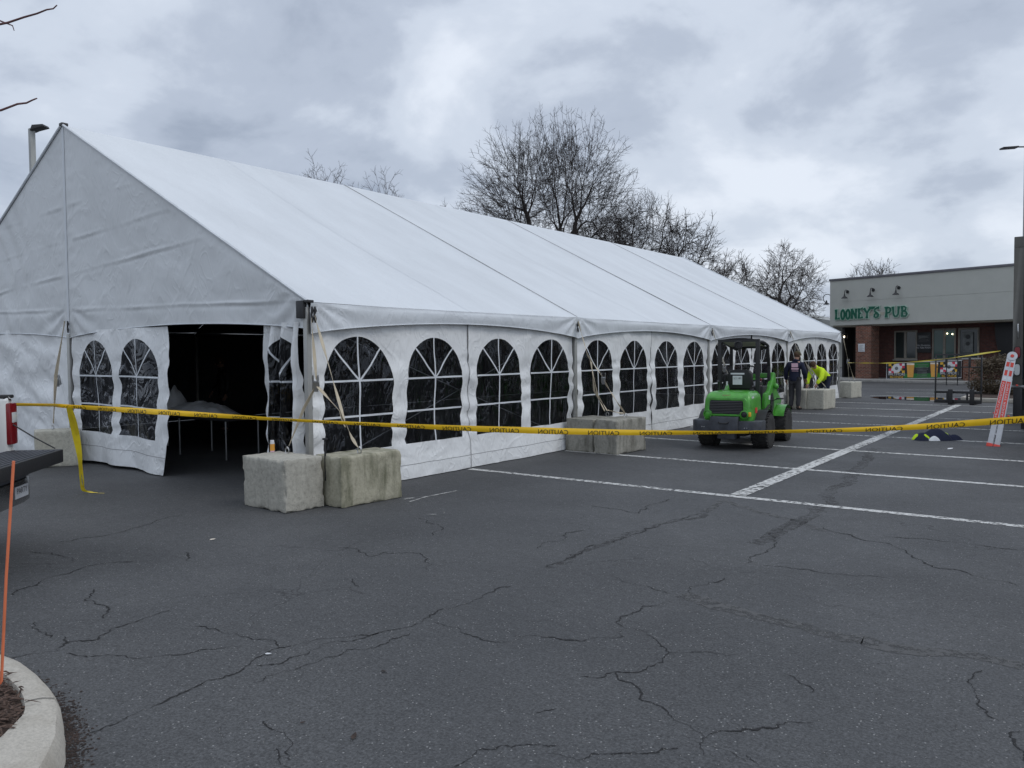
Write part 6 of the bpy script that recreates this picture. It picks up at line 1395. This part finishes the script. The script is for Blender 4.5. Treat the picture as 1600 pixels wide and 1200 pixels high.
    g = MB(); v, f = mk(['pel', 'hpL', 'knL', 'anL', 'hpR', 'knR', 'anR'], 1.12, .020); v = [p + Vector((nz3(p.x * 9, p.y * 9, p.z * 8), nz3(p.x * 9 + 5, p.y * 9, p.z * 8), 0)) * .014 for p in v]; g.add(v, f); g.build('trousers', M[legs], t, smooth=80)
    for s in ('L', 'R'):
        a, to = V['an' + s], V['to' + s]; hd = Vector((to.x - a.x, to.y - a.y, 0)).normalized(); g = MB()
        v, f = skin_mesh([Vector((a.x, a.y, .14)), Vector((a.x, a.y, .06)) - hd * .03, Vector((a.x, a.y, .045)) + hd * .10, Vector((a.x, a.y, .04)) + hd * .19], [(0, 1), (1, 2), (2, 3)], [(.05, .05), (.05, .05), (.045, .042), (.042, .03)], 0, 2); g.add([Vector((p.x, p.y, max(.003, p.z))) for p in v], f); g.build('boot', M['boot'], t, smooth=80)
    Xh = Matrix.Translation(hm) @ Matrix((rt, fw, up)).transposed().to_4x4()
    if hair:
        g = MB(); g.ball((0, -.014, .018), (.097, .105, .105), Xh, n=16, m=12); g.build('hair', M[hair], t, smooth=80)
    if hat:
        g = MB(); g.lathe([(.104, .015), (.108, .03), (.104, .07), (.085, .11), (.04, .132), (.005, .136)], 18, Xh); g.build('cap', M[hat], t, smooth=60)
    return t, V
JS = dict(pel=(0, 0, .95), sp=(.01, .0, 1.16), ch=(.02, .02, 1.37), nk=(.03, .05, 1.52), hb=(.035, .07, 1.58), hm=(.04, .09, 1.65), ht=(.04, .10, 1.72), shL=(-.17, .02, 1.41), elL=(-.265, -.02, 1.14), wrL=(-.28, .05, .90), shR=(.20, .03, 1.40), elR=(.28, .05, 1.13), wrR=(.25, .22, .95),
          hpL=(-.095, 0, .90), knL=(-.10, .03, .50), anL=(-.11, -.01, .09), toL=(-.14, .12, .04), hpR=(.095, 0, .90), knR=(.11, .03, .50), anR=(.11, -.02, .09), toR=(.14, .12, .04), face=(.1, 1, -.35))
t1, V1 = person('man in navy hoodie with pink back print seen from behind', (-7.52, 24.42, 0), math.radians(-4), JS, 'navy', 'trouser', 'cap', 'hair')
g = MB(); g.add([(x, y, z) for x, y, z in ((-.04, -.165, 1.42), (.16, -.16, 1.42), (.165, -.17, 1.30), (-.03, -.175, 1.30))], [(0, 1, 2, 3)]); g.add([(-.04, -.18, 1.275), (.19, -.178, 1.275), (.18, -.18, 1.23), (-.03, -.182, 1.23)], [(0, 1, 2, 3)]); g.add([(-.02, -.183, 1.195), (.18, -.18, 1.195), (.18, -.18, 1.18), (-.02, -.183, 1.18)], [(0, 1, 2, 3)])
bpn = g.build('back_print', M['pink'], t1)
JB = dict(pel=(0, -.10, .92), sp=(0, .08, 1.06), ch=(0, .28, 1.18), nk=(.0, .42, 1.25), hb=(0, .47, 1.29), hm=(0, .52, 1.34), ht=(0, .57, 1.40), shL=(-.18, .30, 1.19), elL=(-.24, .42, .92), wrL=(-.17, .58, .74), shR=(.18, .30, 1.19), elR=(.24, .44, .92), wrR=(.15, .60, .72),
          hpL=(-.10, -.10, .87), knL=(-.12, .02, .48), anL=(-.13, -.12, .09), toL=(-.14, .02, .04), hpR=(.10, -.10, .87), knR=(.12, .02, .48), anR=(.13, -.14, .09), toR=(.14, .0, .04), face=(0, .8, -.75), handL=(0.1, .4, -.7), handR=(-.1, .4, -.7))
person('man in hi-vis yellow top bending over the block to tighten a strap', (-7.24, 26.45, 0), math.radians(160), JB, 'hivis', 'navy', None, 'hair')
JI = dict(JS); person('dark figure standing deep inside the tent beyond the table', (-16.6, 10.9, 0), math.radians(160), JI, 'black', 'trouser', None, 'hair')
